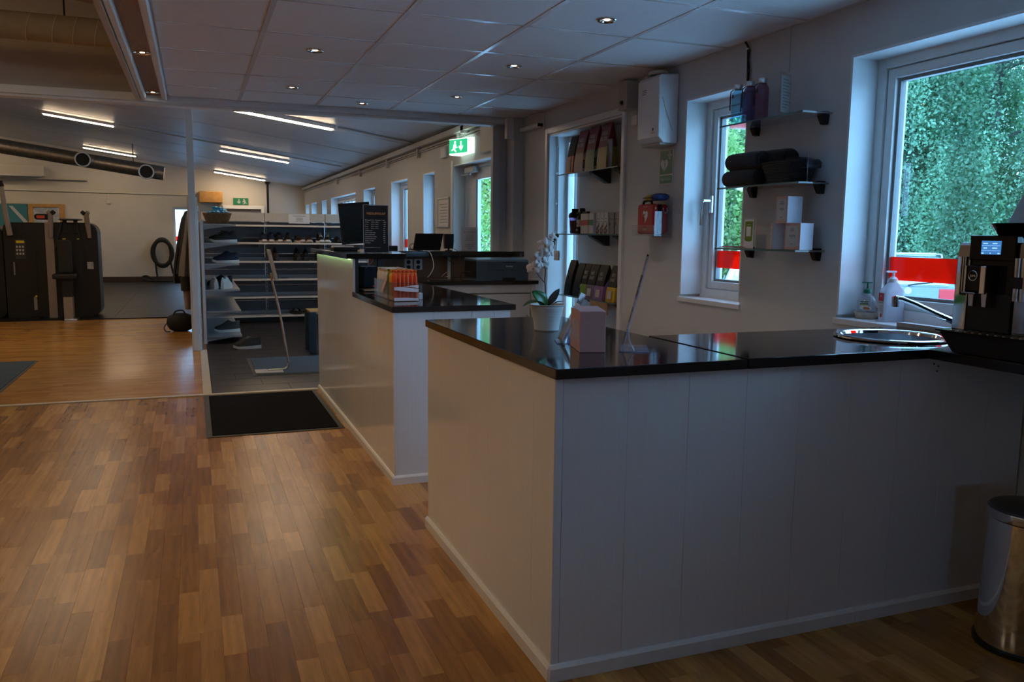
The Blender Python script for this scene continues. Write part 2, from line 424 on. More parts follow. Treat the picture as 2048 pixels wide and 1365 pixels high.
def leafmat(name, a, b, tr=.55):
    m = bpy.data.materials.new(name); m.use_nodes = True; MATS[name] = m; nt = m.node_tree; N = nt.nodes; L = nt.links
    N.remove(N['Principled BSDF']); out = N['Material Output']
    g = N.new('ShaderNodeNewGeometry'); cr = N.new('ShaderNodeValToRGB')
    cr.color_ramp.elements[0].color = (*a, 1); cr.color_ramp.elements[1].color = (*b, 1); L.new(g.outputs['Random Per Island'], cr.inputs[0])
    d = N.new('ShaderNodeBsdfDiffuse'); t = N.new('ShaderNodeBsdfTranslucent'); L.new(cr.outputs[0], d.inputs[0]); L.new(cr.outputs[0], t.inputs[0])
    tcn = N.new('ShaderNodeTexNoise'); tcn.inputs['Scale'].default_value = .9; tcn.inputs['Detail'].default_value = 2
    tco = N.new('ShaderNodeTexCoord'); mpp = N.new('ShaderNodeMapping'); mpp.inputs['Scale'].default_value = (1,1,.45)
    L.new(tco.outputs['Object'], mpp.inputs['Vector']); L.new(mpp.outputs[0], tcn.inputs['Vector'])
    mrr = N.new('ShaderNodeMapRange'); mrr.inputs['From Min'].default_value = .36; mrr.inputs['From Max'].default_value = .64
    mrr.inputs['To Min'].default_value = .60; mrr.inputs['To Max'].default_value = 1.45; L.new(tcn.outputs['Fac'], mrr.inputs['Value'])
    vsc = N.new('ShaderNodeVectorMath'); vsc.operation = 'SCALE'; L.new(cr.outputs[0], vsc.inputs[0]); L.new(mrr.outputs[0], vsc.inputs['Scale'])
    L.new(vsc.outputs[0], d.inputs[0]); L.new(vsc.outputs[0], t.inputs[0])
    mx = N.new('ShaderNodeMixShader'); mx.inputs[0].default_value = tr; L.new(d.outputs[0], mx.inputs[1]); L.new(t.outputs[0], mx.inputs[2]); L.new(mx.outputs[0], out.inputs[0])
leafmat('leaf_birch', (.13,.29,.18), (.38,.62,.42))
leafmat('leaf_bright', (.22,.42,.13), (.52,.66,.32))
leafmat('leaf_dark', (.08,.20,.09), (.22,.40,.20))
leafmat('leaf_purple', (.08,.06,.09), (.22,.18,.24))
# ================================================================== floor
WX = 2.70                                   # inner face of the window wall
floor = struct(wbox('floor', 'floor_screed', -8.2, 2.95, -4.6, 22.3, -.25, -.010), 'floor of oak parquet, dark tiles and rubber matting')
def px(p):
    q = Vector(p)-Vector((0,0,1.25)); z = q.dot(FW)
    return (1024+FPX*q.dot(RX)/z, 682.5+FPX*q.dot(DX)/z, z)
strip_me = bpy.data.meshes.new('parquet_strip')
_b = B().box(-.5,.5,-.5,.5,-1,0); strip_me.from_pydata(_b.v, [], _b.f); strip_me.materials.append(MATS['parquet_piece'])
SW = .0655
cells = []
rng = random.Random(11)
x = -3.3
while x < 2.66:
    y = .45-rng.random()*.4
    while y < 6.63:
        l = rng.choice((.22,.27,.30,.34,.38,.42,.46,.52)); y1 = y+l
        if y1 > 6.635-.12: y1 = 6.635
        cells.append((x+SW/2, (y+y1)/2, SW, y1-y))
        y = y1
    x += SW
def seen_area(c):
    X, Y, w_, l = c
    if (X > .93 and Y > 1.97) or (.04 < X < .86 and 5.3 < Y < 6.6) or Y < 1.0: return 0
    a, b, z = px((X, Y, 0))
    if not (-20 < a < 2068 and b < 1385) or z < .5: return 0
    p0 = px((X, Y-l/2, 0)); p1 = px((X, Y+l/2, 0))
    return abs(p0[1]-p1[1])*w_*FPX/z
cells.sort(key=seen_area, reverse=True)
rest = B(); G = .0005
for k, (X, Y, w_, l) in enumerate(cells):
    if k < 300:
        o = bpy.data.objects.new('parquet_strip', strip_me); COL.objects.link(o); o.parent = floor
        o.location = (X, Y, 0); o.scale = (w_-G, l-G, .009)
    else: rest.box(X-w_/2+G/2, X+w_/2-G/2, Y-l/2+G/2, Y+l/2-G/2, -.009, 0)
tag(rest.build('parquet_strips', 'parquet_rest', floor), None, kind='stuff')
gym = B(); y = 6.70
while y < 12.9:
    x = -8.1-rng.random()*.5
    while x < .02:
        x1 = min(x+rng.choice((.3,.4,.5,.6,.7)), .025)
        gym.box(max(x,-8.1)+.0004, x1-.0004, y+.0004, y+.0646, -.009, 0); x = x1
    y += .065
tag(gym.build('gym_parquet_strips', 'parquet_gym', floor), None, kind='stuff')
# dark floor tiles of the entrance, long side across the room
tile_me = bpy.data.meshes.new('floor_tile'); tile_me.from_pydata(_b.v, [], _b.f); tile_me.materials.append(MATS['tile_dark'])
wbox('tile_grout', 'tile_grout', .09, 2.69, 6.71, 12.9, -.0098, -.003, floor)
row = 0; y = 6.72
while y < 12.7:
    x = .095-(row % 3)*.2
    while x < 2.68:
        a = max(x, .095); c = min(x+.6, 2.685)
        if c-a > .04:
            o = bpy.data.objects.new('floor_tile', tile_me); COL.objects.link(o); o.parent = floor
            o.location = ((a+c)/2, y+.15, -.0005); o.scale = (c-a-.005, .295, .007)
        x += .6
    y += .3; row += 1
# rubber gym matting
rub_me = bpy.data.meshes.new('rubber_mat_tile'); rub_me.from_pydata(_b.v, [], _b.f); rub_me.materials.append(MATS['rubber_floor'])
for i in range(7):
    for j in range(9):
        o = bpy.data.objects.new('rubber_mat_tile', rub_me); COL.objects.link(o); o.parent = floor
        o.location = (-6.1+i*1.0+.5, 12.88+j*1.0+.5, .014); o.scale = (.996, .992, .022)
# metal joint strips
struct(wbox('trim_1', 'strip_light', -8.0, .90, 6.645, 6.695, 0, .006), 'pale threshold strip across the floor before the gym')
struct(wbox('trim_2', 'strip_light', .025, .09, 6.70, 9.25, 0, .006), 'pale strip between gym parquet and dark tiles')

# ================================================================== window wall
wins = {1: (.85,2.945,.89,2.04), 2: (3.66,4.245,.89,2.04), 4: (9.64,10.17,.89,1.99), 5: (10.98,11.975,.89,1.99), 6: (13.1,14.07,.89,1.98),
        7: (14.8,17.63,.89,1.97), 8: (18.2,18.93,.89,1.96), 9: (19.74,20.7,.89,1.96), 10: (21.1,21.8,.89,1.95)}
ops = [v for v in wins.values()]+[(5.0,6.24,.10,2.05),(7.45,8.886,0,2.0)]
ops.sort()
wb = B(); y = -4.6; ZT = 2.46
for (a, c, z0, z1) in ops:
    wb.box(WX, WX+.27, y, a, -.2, ZT); wb.box(WX, WX+.27, a, c, z1, ZT)
    if z0 > 0: wb.box(WX, WX+.27, a, c, -.2, z0)
    y = c
wb.box(WX, WX+.27, y, 22.3, -.2, ZT)
wall_right = struct(wb.build('wall_right', 'wall_paint'), 'white window wall running the whole length')
fw = B()
fw.box(-8.2,-.46,22.05,22.25,-.2,4.2).box(-.46,.0,22.05,22.25,-.2,.72).box(-.46,.0,22.05,22.25,1.83,4.2).box(.0,WX,22.05,22.25,-.2,4.2)
wall_far = struct(fw.build('wall_far', 'wall_paint_far'), 'far end wall of the gym')
struct(wbox('wall_left', 'wall_paint_far', -8.4, -8.2, -4.6, 22.3, -.2, 4.2), 'left wall of the hall')
wh = B()
wh.box(-8.2,-1.8,-4.8,-4.6,-.2,4.2).box(-1.05,WX+.27,-4.8,-4.6,-.2,4.2)
for a, c in ((-1.8,-1.05),): wh.box(a,c,-4.8,-4.6,-.2,.9).box(a,c,-4.8,-4.6,2.05,4.2)
wall_behind = struct(wh.build('wall_behind', 'wall_paint'), 'wall behind the viewer')
struct(wbox('baseboard_far', 'leather_brown', -8.2, -.5, 22.02, 22.05, 0, .14), 'brown skirting along the far gym wall')

def window(n, y0, y1, z0, z1, label, mull=(), film=None, handle=False, lite=False):
    xi = 2.84                                              # room face of the outer frame
    f = B(); t = .055
    f.box(xi, xi+.10, y0, y0+t, z0, z1).box(xi, xi+.10, y1-t, y1, z0, z1).box(xi, xi+.10, y0+t, y1-t, z1-t, z1).box(xi, xi+.10, y0+t, y1-t, z0, z0+t)
    root = struct(f.build('window_%d' % n, 'frame_white', bevel=.003), label)
    a, c, p, q = y0+t+.004, y1-t-.004, z0+t+.004, z1-t-.004
    s = B(); w_ = .042
    s.box(xi+.012, xi+.085, a, a+w_, p, q).box(xi+.012, xi+.085, c-w_, c, p, q).box(xi+.012, xi+.085, a+w_, c-w_, q-w_, q).box(xi+.012, xi+.085, a+w_, c-w_, p, p+w_)
    s.build('sash', 'frame_white', root, bevel=.003)
    bd = B(); e = .014
    bd.box(xi+.03, xi+.06, a+w_, a+w_+e, p+w_, q-w_).box(xi+.03, xi+.06, c-w_-e, c-w_, p+w_, q-w_).box(xi+.03, xi+.06, a+w_+e, c-w_-e, q-w_-e, q-w_).box(xi+.03, xi+.06, a+w_+e, c-w_-e, p+w_, p+w_+e)
    bd.build('glazing_bead', 'grey_plastic', root)
    cuts = [a+w_]+list(mull)+[c-w_]
    for k in range(len(cuts)-1):
        wbox('pane', 'window_glass', xi+.043, xi+.047, cuts[k]+.004, cuts[k+1]-.004, p+w_+.002, q-w_-.002, root)
    for m_ in mull: wbox('mullion', 'frame_white', xi+.015, xi+.08, m_-.02, m_+.02, p+w_, q-w_, root)
    r = .012
    wbox('reveal_board', 'reveal_white', WX-.002, xi, y1-r, y1, z0+.02, z1-r, root)
    wbox('reveal_board', 'reveal_white', WX-.002, xi, y0, y0+r, z0+.02, z1-r, root)
    wbox('reveal_board', 'reveal_white', WX-.002, xi, y0, y1, z1-r, z1, root)
    wbox('window_sill', 'reveal_white', WX-.012, xi+.004, y0-.01, y1+.01, z0-.022, z0+.005, root, bevel=.003)
    if film:
        wbox('red_film', 'film_red', xi+.0395, xi+.041, a+w_+.003, c-w_-.003, film[0], film[1], root)
    if handle:
        h = B().box(xi-.004, xi+.012, c-.033, c-.009, handle-.05, handle+.05).build('handle_plate', 'steel', root, bevel=.003)
        B().tube([(xi-.004,c-.021,handle+.02),(xi-.05,c-.021,handle+.02),(xi-.055,c-.018,handle+.01),(xi-.055,c-.004,handle-.12)], .008, 8).build('handle', 'chrome', h, smooth=True)
    return root
window(1, *wins[1], 'large window with red film band behind the coffee machine', film=(1.07,1.172))
window(2, *wins[2], 'narrow window with lever handle beside the glass shelves', film=(1.07,1.172), handle=1.44)
window(4, *wins[4], 'narrow window right next to the hanging notice board', film=(1.05,1.17))
window(5, *wins[5], 'window behind the price board and laptop', film=(1.05,1.17), mull=(11.5,))
window(6, *wins[6], 'window behind the computer monitor', film=(1.05,1.17))
window(7, *wins[7], 'wide barred window far down the window wall', mull=(15.3,15.8,16.3,16.7,17.1))
window(8, *wins[8], 'third window from the far corner')
window(9, *wins[9], 'second window from the far corner')
window(10, *wins[10], 'window nearest the far corner')
# windows in the wall behind the viewer and at the far end of the gym
def cross_window(n, x0, x1, z0, z1, y, label, film=None):
    f = B(); t = .06
    f.box(x0,x0+t,y,y+.09,z0,z1).box(x1-t,x1,y,y+.09,z0,z1).box(x0+t,x1-t,y,y+.09,z1-t,z1).box(x0+t,x1-t,y,y+.09,z0,z0+t)
    r = struct(f.build('window_%d' % n, 'frame_white', bevel=.003), label)
    wbox('pane', 'window_glass', x0+t, x1-t, y+.043, y+.047, z0+t, z1-t, r)
    if film: wbox('red_film', 'film_red', x0+t, x1-t, y+.039, y+.041, film[0], film[1], r)
    return r
cross_window(12, -.46, .0, .72, 1.83, 22.1, 'narrow window in the far gym wall behind the coats', film=(1.0,1.12))
cross_window(11, -1.8, -1.05, .9, 2.05, -4.75, 'window in the wall behind the viewer')

# niche with its narrow glazed strip and backing panel
nb = B()
nb.box(2.855, 2.955, 5.0, 5.985, .10, 2.05)
niche = struct(nb.build('wall_niche', 'wall_paint'), 'grey panel closing the back of the shelf niche')
f = B().box(2.855,2.93,6.20,6.24,.10,2.05).box(2.855,2.93,5.985,6.03,.10,2.05).box(2.855,2.93,6.03,6.20,1.99,2.05).box(2.855,2.93,6.03,6.20,.10,.22)
w3 = struct(f.build('window_3', 'frame_white', bevel=.003), 'narrow glazed strip at the back of the shelf niche')
wbox('pane', 'window_glass', 2.893, 2.897, 6.03, 6.20, .22, 1.99, w3)
wbox('glazing_bar', 'grey_plastic', 2.875, 2.91, 6.115, 6.122, .22, 1.99, w3)
wbox('reveal_board', 'reveal_white', WX-.002, 2.855, 6.228, 6.24, .10, 2.04, w3)
wbox('reveal_board', 'reveal_white', WX-.002, 2.855, 5.0, 6.24, 2.038, 2.05, w3)
t3 = B().box(2.682,WX+.003,4.955,4.997,.10,2.10).box(2.682,WX+.003,6.243,6.285,.10,2.10).box(2.682,WX+.003,4.997,6.243,2.053,2.10)
struct(t3.build('trim_3', 'frame_white', bevel=.004), 'white moulding around the shelf niche')
# plain panel seam cover on the wall above the shelves
struct(B().box(2.694,WX+.002,3.352,3.366,2.04,2.25).build('trim_4', 'wall_paint'), 'thin joint strip on the wall above the glass shelves')

# entrance door
d = B(); y0, y1, z1 = 7.45, 8.886, 2.0
d.box(2.83,2.92,y0,y0+.05,0,z1).box(2.83,2.92,y1-.05,y1,0,z1).box(2.83,2.92,y0+.05,y1-.05,z1-.05,z1)
door = struct(d.build('door_1', 'frame_white', bevel=.003), 'white glazed entrance door under the exit sign')
lf = B(); a, c = y0+.055, y1-.055
lf.box(2.845,2.895,a,a+.12,.01,1.945).box(2.845,2.895,c-.33,c,.01,1.945).box(2.845,2.895,a+.12,c-.33,1.83,1.945).box(2.845,2.895,a+.12,c-.33,.01,.22)
leaf = lf.build('door_leaf', 'frame_white', door, bevel=.003)
wbox('pane', 'window_glass', 2.868, 2.872, a+.12, c-.33, .22, 1.83, leaf)
wbox('weather_strip', 'black_plastic', 2.84, 2.85, c-.345, c-.332, .22, 1.83, leaf)
wbox('reveal_board', 'reveal_white', WX-.002, 2.83, y1-.012, y1, 0, z1, door)
wbox('reveal_board', 'reveal_white', WX-.002, 2.83, y0, y1, z1-.012, z1, door)
cl = wbox('door_closer', 'light_grey', 2.765, 2.83, 8.39, 8.70, 1.90, 1.965, door, bevel=.008)
B().tube([(2.79,8.55,1.90),(2.79,8.55,1.885),(2.76,8.95,1.89),(2.80,8.60,1.885)], .009, 8).build('closer_arm', 'steel', cl, smooth=True)
struct(B().box(2.69,WX+.002,7.37,7.45,0,2.05).box(2.69,WX+.002,8.89,8.95,0,2.05).build('trim_5', 'frame_white'), 'white casing of the entrance door')

# ================================================================== ceilings
ce = B().box(-.33,WX,-4.6,6.905,2.262,2.30)
ce.box(-.145,WX,-4.6,1.98,2.250,2.262)
ceiling = struct(ce.build('ceiling', 'ceiling_tile'), 'suspended white tile ceiling over the reception')
gx = [.365+.585*k for k in range(-1,5)]; gy = [1.982+(6.345-1.982)/7*k for k in range(8)]+[6.858]
gx = [-.145]+[g for g in gx if g > 0]+[WX]
for i in range(len(gx)-1):
    for j in range(len(gy)-1):
        if gx[i+1]-gx[i] < .05: continue
        wbox('ceiling_tile', 'ceiling_tile', gx[i]+.008, gx[i+1]-.008, gy[j]+.008, gy[j+1]-.008, 2.2515, 2.2615, ceiling, bevel=.002)
for g in gx[1:-1]: wbox('grid_bar', 'grid_metal', g-.012, g+.012, 1.99, 6.855, 2.2485, 2.2525, ceiling)
for i in range(len(gx)-1):
    for g in gy[1:-1]:
        if gx[i+1]-gx[i] > .05: wbox('grid_bar', 'grid_metal', gx[i]+.012, gx[i+1]-.012, g-.012, g+.012, 2.249, 2.2525, ceiling)
wbox('edge_angle', 'grid_metal', WX-.014, WX, 1.99, 6.855, 2.2475, 2.2495, ceiling)

# veneered strip between two white rails
beam = struct(wbox('trim_6', 'soffit_veneer', -.305, -.165, -4.6, 6.86, 2.252, 2.30), 'brown veneer ceiling strip between white rails')
for xa, xb in ((-.330,-.292),(-.186,-.147)):
    pr = [(xa,2.30),(xa,2.222),(xa+.006,2.212),(xb-.006,2.212),(xb,2.222),(xb,2.30)]
    B().prism(pr, 'y', -4.6, 6.84).build('rail', 'rail_white', beam, bevel=.003)
struct(wbox('trim_7', 'wall_paint_far', -.36, -.331, -4.6, 6.86, 2.20, 2.86), 'upstand beside the veneer ceiling strip')

# sloping roof deck of the hall, panels laid side by side
def roofz(x): return 2.405+.14*(2.69-x)
roof = None
def roof_slab(y0, y1, x0, x1, dz=0.0, th=.06):
    return B().add([(x0,y0,roofz(x0)+dz),(x1,y0,roofz(x1)+dz),(x1,y1,roofz(x1)+dz),(x0,y1,roofz(x0)+dz),
                    (x0,y0,roofz(x0)+dz+th),(x1,y0,roofz(x1)+dz+th),(x1,y1,roofz(x1)+dz+th),(x0,y1,roofz(x0)+dz+th)],
                   [(0,3,2,1),(4,5,6,7),(0,1,5,4),(1,2,6,5),(2,3,7,6),(3,0,4,7)])
roof = struct(roof_slab(6.86, 22.25, -8.3, 2.72, .03, .1).build('ceiling_gym', 'roof_panel'), 'sloping panelled ceiling of the gym')
y = 7.06; k = 0
while y < 22.0:
    y1 = min(y+.62, 22.05); roof_slab(y+.002, y1-.002, -8.2, WX, 0 if k % 3 else -.004, .03).build('ceiling_panel', 'roof_panel', roof, bevel=.002); y = y1; k += 1
roof2 = struct(roof_slab(-4.7, 6.95, -8.3, 2.72, .0, .1).build('ceiling_hall', 'wall_paint_far'), 'higher sloping ceiling left of the veneer strip')

# lintel with its two steps, bulkhead above, corner column and free post
lint = B().box(-8.2,2.61,6.86,7.02,2.205,2.262).box(-8.2,2.478,6.88,7.0,2.185,2.206).box(-8.2,-.33,6.90,6.98,2.25,2.262)
lin = struct(lint.build('trim_8', 'rail_white', bevel=.003), 'pale lintel between reception and gym')
bk = B()
bk.add([(-8.2,6.9,2.25),(2.7,6.9,2.25),(2.7,7.04,2.25),(-8.2,7.04,2.25),(-8.2,6.9,roofz(-8.2)),(2.7,6.9,roofz(2.7)+.02),(2.7,7.04,roofz(2.7)+.02),(-8.2,7.04,roofz(-8.2))],
       [(0,3,2,1),(4,5,6,7),(0,1,5,4),(1,2,6,5),(2,3,7,6),(3,0,4,7)])
struct(bk.build('wall_bulkhead', 'wall_paint_far'), 'bulkhead wall above the lintel')
co = B().box(2.478,2.548,6.965,7.02,0,2.25).box(2.548,2.61,6.985,7.02,0,2.25).box(2.61,WX,6.80,7.02,0,2.25)
struct(co.build('wall_pier', 'wall_paint', bevel=.003), 'boxed pier at the corner below the lintel')
po = B().box(-.040,.030,9.22,9.36,0,roofz(0)+.01)
post = struct(po.build('trim_9', 'rail_white', bevel=.004), 'slender pale post beside the shoe shelves')
wbox('post_casing', 'rail_white', -.052, .046, 9.25, 9.39, 0.0, 1.60, post, bevel=.003)
# ================================================================== lamps
def make_downlight(loc, label, tilt=(.12,-.06), watts=None, z=2.25):
    t = thing('downlight', label, 'ceiling lamp', (loc[0], loc[1], z), group='recessed ceiling spots')
    B().lathe([(.031,.004),(.045,.002),(.047,-.003),(.044,-.006),(.034,-.004),(.031,.004)], n=20).build('trim_ring', 'chrome', t, smooth=True)
    B().lathe([(.033,-.002),(.030,.010),(.020,.022),(.012,.026)], n=16).build('reflector', 'chrome', t, smooth=True)
    b = B().lathe([(.0005,-.001),(.012,-.0005),(.018,.003),(.018,.008)], n=14); b.build('bulb', 'bulb', t, smooth=True)
    ld = bpy.data.lights.new('spot', 'SPOT'); ld.energy = watts or DOWNLIGHT_W; ld.color = WARM; ld.spot_size = math.radians(100); ld.spot_blend = .8
    ld.shadow_soft_size = .03
    lo = bpy.data.objects.new('spot_beam', ld); COL.objects.link(lo); lo.parent = t; lo.location = (0,0,-.02); lo.rotation_euler = (tilt[0], tilt[1], 0)
    return t
vis = [((.664,4.817),'ceiling spot above the near corner of the bar'),((.676,6.08),'ceiling spot nearest the lintel on the left tile row'),((1.838,3.595),'largest ceiling spot in view, high above the bar'),
       ((1.822,4.76),'ceiling spot in the middle of the right tile row'),((1.843,5.978),'ceiling spot before the boxed pier'),((1.259,6.585),'small ceiling spot close above the lintel')]
for p, l in vis: make_downlight(p, l)
for k, p in enumerate(((.67,3.55),(1.26,-3.0))):
    make_downlight(p, ('ceiling spot over the bar just above the picture','added ceiling spot, unseen far behind the viewer')[k])  # the spot behind the viewer is an unseen lamp added to light that end
make_downlight((-.235,5.284), 'nearer spot in the veneer ceiling strip', z=2.252)
make_downlight((-.240,6.728), 'farther spot in the veneer ceiling strip', z=2.252)
for y in (3.85,2.4): make_downlight((-.235,y), {3.85:'veneer strip spot just above the picture',2.4:'veneer strip spot above the viewer'}[y], z=2.252)

def make_batten(x0, x1, y, label):
    zc = roofz((x0+x1)/2)-.002; sl = math.atan(.14); L_ = (x1-x0)/2
    t = thing('batten_light', label, 'ceiling lamp', ((x0+x1)/2, y, zc), group='gym batten lights'); t.rotation_euler = (0, sl, 0)
    B().prism([(-.055,0),(-.055,-.035),(-.048,-.045),(.048,-.045),(.055,-.035),(.055,0)], 'x', -L_, L_).build('housing', 'white_plastic', t, bevel=.003)
    B().prism([(-.042,-.0455),(-.040,-.058),(.040,-.058),(.042,-.0455)], 'x', -L_+.02, L_-.02).build('diffuser', 'tube_diffuser', t)
    for s in (-1, 1): B().box(s*L_-.012, s*L_+.012, -.056,.056,-.05,.0).build('end_cap', 'white_plastic', t, bevel=.004)
    return t
make_batten(.46, 1.66, 10.45, 'brightest batten light directly below the lintel')
make_batten(.48, 1.68, 15.7, 'middle batten light of the right row')
make_batten(.50, 1.70, 21.3, 'farthest batten light of the right row')
make_batten(-2.12, -1.10, 14.85, 'nearer batten light of the left row')
make_batten(-2.20, -1.12, 20.6, 'farther batten light of the left row above the duct')
for x0 in (-5.2, -7.6):
    for y in (10.4, 15.3, 20.5): make_batten(x0, x0+1.15, y, '%s batten light of the %s row left of the picture' % ({10.4:'nearest',15.3:'middle',20.5:'farthest'}[y], 'first' if x0 > -6 else 'second'))
for y in (10.0,): make_batten(-2.1, -1.0, y, 'batten light hidden above the lintel')
for y in (0.3, 2.4, 4.5): make_batten(-3.4, -2.2, y, '%s added batten light, unseen in the hall left of the viewer' % {0.3:'nearest',2.4:'middle',4.5:'farthest'}[y])  # unseen battens added to throw warm light on the counter side and floor
# surface conduit on the roof panels
tag(B().tube([(-1.05,14.85,roofz(-1.05)-.01),(.4,14.95,roofz(.4)-.012),(2.5,15.05,roofz(2.5)-.012)], .012, 6).build('ceiling_conduit', 'light_grey', smooth=True), 'thin conduit running from the nearer left batten light', 'conduit')
tag(B().tube([(1.7,10.45,roofz(1.7)-.01),(2.2,10.48,roofz(2.2)-.012),(2.67,10.5,roofz(2.67)-.015)], .012, 6).build('ceiling_conduit', 'light_grey', smooth=True), 'conduit from the brightest batten light to the window wall', 'conduit')
# cable tray and conduits high on the window wall
ct = thing('cable_trunking', 'white cable trunking along the top of the window wall', 'cable trunking', (2.66,7.1,2.30))
wbox('trunk', 'wall_paint', 2.63, WX, 7.1, 22.0, 2.315, 2.375, ct, bevel=.004)
B().tube([(2.685,7.6,2.285),(2.685,12,2.283),(2.685,21.9,2.28)], .012, 6).build('conduit', 'light_grey', ct, smooth=True, world=True)
B().tube([(2.685,7.6,2.262),(2.685,12,2.258),(2.685,15,2.255)], .009, 6).build('conduit', 'light_grey', ct, smooth=True, world=True)
for y in (8.6, 10.3, 12.1, 14.2, 16.6): wbox('bracket', 'wall_paint', 2.655, WX, y, y+.05, 2.20, 2.315, ct, bevel=.003)

# ducts
dg = thing('insulated_duct', 'wrapped ventilation duct under the high ceiling at upper left', 'duct', (-3,6.35,2.58))
yd, zd, rd = 6.35, 2.56, .088
B().cyl((-6.5,yd,zd+.01),(-.37,yd,zd), rd, rd, 28).build('wrapping', 'duct_wrap', dg, smooth=True, world=True)
for x in (-.55,-.68,-.80,-.95,-1.15,-1.4):
    B().tube([(x+.02*math.sin(a), yd+rd*1.005*math.cos(a), zd+rd*1.005*math.sin(a)) for a in [2*PI*i/24 for i in range(24)]], .003, 5, True).build('tape_seam', 'cream_plastic', dg, smooth=True, world=True)
B().box(-.748,-.738,yd-.006,yd+.006,zd+rd-.01,roofz(-.74)).build('hanger', 'black_plastic', dg, world=True)
sp = thing('spiral_duct', 'spiral ventilation duct with two round outlets over the gym', 'duct', (-2,18,2.6))
p0, p1 = Vector((-6.0,18.2,3.18)), Vector((-.50,18.0,2.375)); dd = (p1-p0).normalized()
B().cyl(p0, p1, .135, .135, 28).build('pipe', 'duct_metal', sp, smooth=True, world=True)
u = dd.orthogonal().normalized(); w_ = dd.cross(u); pts = []
for i in range(70*12):
    s = i/(70*12-1); a = 2*PI*i/12; pts.append(p0+(p1-p0)*s+(u*math.cos(a)+w_*math.sin(a))*.1365)
B().tube(pts, .006, 4).build('spiral_seam', 'duct_metal', sp, smooth=True, world=True)
for q in (Vector((-1.91,18.05,2.595)), Vector((-.81,18.0,2.40))):
    d0 = Vector((-.02,-1,-.08)).normalized()
    o = B(); c0 = q; c1 = q+d0*.22
    o.cyl(c0, c1, .125, .125, 28, caps=False).build('outlet', 'duct_metal', sp, smooth=True, world=True)
    uu = d0.orthogonal().normalized(); ww = d0.cross(uu)
    B().tube([c1+(uu*math.cos(2*PI*i/28)+ww*math.sin(2*PI*i/28))*.13 for i in range(28)], .014, 8, True).build('outlet_rim', 'white_plastic', sp, smooth=True, world=True)
    B().cyl(c1-d0*.03, c1-d0*.025, .124, .124, 28).build('damper', 'black_soft', sp, world=True)
B().cyl((-1.05,18.02,2.55),(-1.05,18.02,roofz(-1.05)), .008).build('hanger', 'black_plastic', sp, world=True)

# ================================================================== bar counter (near)
def boards(parent, mat, axis, fixed, cuts, z0, z1, th=.012, out=-1, gap=.0004, name='board'):
    for a, b in zip(cuts[:-1], cuts[1:]):
        f0, f1 = (fixed, fixed+th) if out < 0 else (fixed-th, fixed)
        if axis == 'y': wbox(name, mat, f0, f1, a+gap, b-gap, z0, z1, parent, bevel=.0005)
        else: wbox(name, mat, a+gap, b-gap, f0, f1, z0, z1, parent, bevel=.0005)
c1 = thing('bar_counter', 'near white bar counter with vertical boards and grey skirting', 'counter', (.9,2.0,0))
wbox('carcass', 'counter_trim', .911, 1.48, 2.02, 3.30, 0, .865, c1)
wbox('carcass', 'counter_trim', 1.48, 2.685, 2.02, 2.54, 0, .865, c1)
boards(c1, 'counter_panel', 'y', .898, [2.022,2.158,2.356,2.554,2.752,2.948,3.146,3.318], .01, .866)
boards(c1, 'counter_panel', 'x', 2.005, [.922,1.121,1.320,1.520,1.716,1.915,2.115,2.315,2.515,2.69], .01, .866)
B().box(.896,.9215,2.003,2.0215,.01,.866).build('corner_post', 'counter_panel', c1, bevel=.003, world=True)
boards(c1, 'counter_panel', 'x', 3.312, [.90,1.1,1.3,1.48], .01, .866)
B().prism([(.898,0),(.898,.046),(.892,.044),(.886,.036),(.886,0)], 'y', 2.0, 3.325).build('skirting', 'counter_trim', c1, world=True)
B().prism([(2.004,0),(2.004,.048),(1.998,.046),(1.991,.038),(1.991,0)], 'x', .890, 1.98).build('skirting', 'counter_trim', c1, world=True)
o = B().prism([(2.004,0),(2.004,.048),(1.998,.046),(1.991,.038),(1.991,0)], 'x', 1.982, 2.69); o.build('skirting', 'counter_trim', c1, world=True)
for x, z in ((2.255,.845),(2.274,.836),(2.27,.82)): B().cyl((x,2.0055,z),(x,2.003,z), .003, .003, 8).build('screw', 'black_plastic', c1, world=True)

def slab(name, outer, holes, z0, z1, label, mat='worktop_black'):
    bm = bmesh.new(); es = []
    for loop in [outer]+holes:
        vv = [bm.verts.new((p[0],p[1],z1)) for p in loop]
        es += [bm.edges.new((vv[i], vv[(i+1) % len(vv)])) for i in range(len(vv))]
    r = bmesh.ops.triangle_fill(bm, use_beauty=True, edges=es)
    fs = [g for g in r['geom'] if isinstance(g, bmesh.types.BMFace)]
    bmesh.ops.recalc_face_normals(bm, faces=fs)
    ex = bmesh.ops.extrude_face_region(bm, geom=fs)
    for v in [g for g in ex['geom'] if isinstance(g, bmesh.types.BMVert)]: v.co.z = z0
    bmesh.ops.recalc_face_normals(bm, faces=bm.faces)
    me = bpy.data.meshes.new(name); bm.to_mesh(me); bm.free(); me.materials.append(MATS[mat])
    o = bpy.data.objects.new(name, me); COL.objects.link(o)
    m = o.modifiers.new('edges', 'BEVEL'); m.width = .0025; m.segments = 2; m.limit_method = 'ANGLE'; m.angle_limit = math.radians(50)
    return tag(o, label, 'worktop')
slab('bar_worktop', [(.889,1.985),(1.5035,1.985),(1.5035,3.325),(.889,3.325)], [], .866, .895, 'glossy black worktop with the orchid on it')
SK = (2.325, 2.262); SR = .19
hole = [(SK[0]+.172*math.cos(2*PI*i/40), SK[1]+.172*math.sin(2*PI*i/40)) for i in range(40)]
slab('sink_worktop', [(1.5065,1.985),(2.21,1.985),(2.21,.15),(2.695,.15),(2.695,2.56),(1.5065,2.56)], [hole], .866, .8975, 'glossy black worktop holding the round sink and coffee machine')
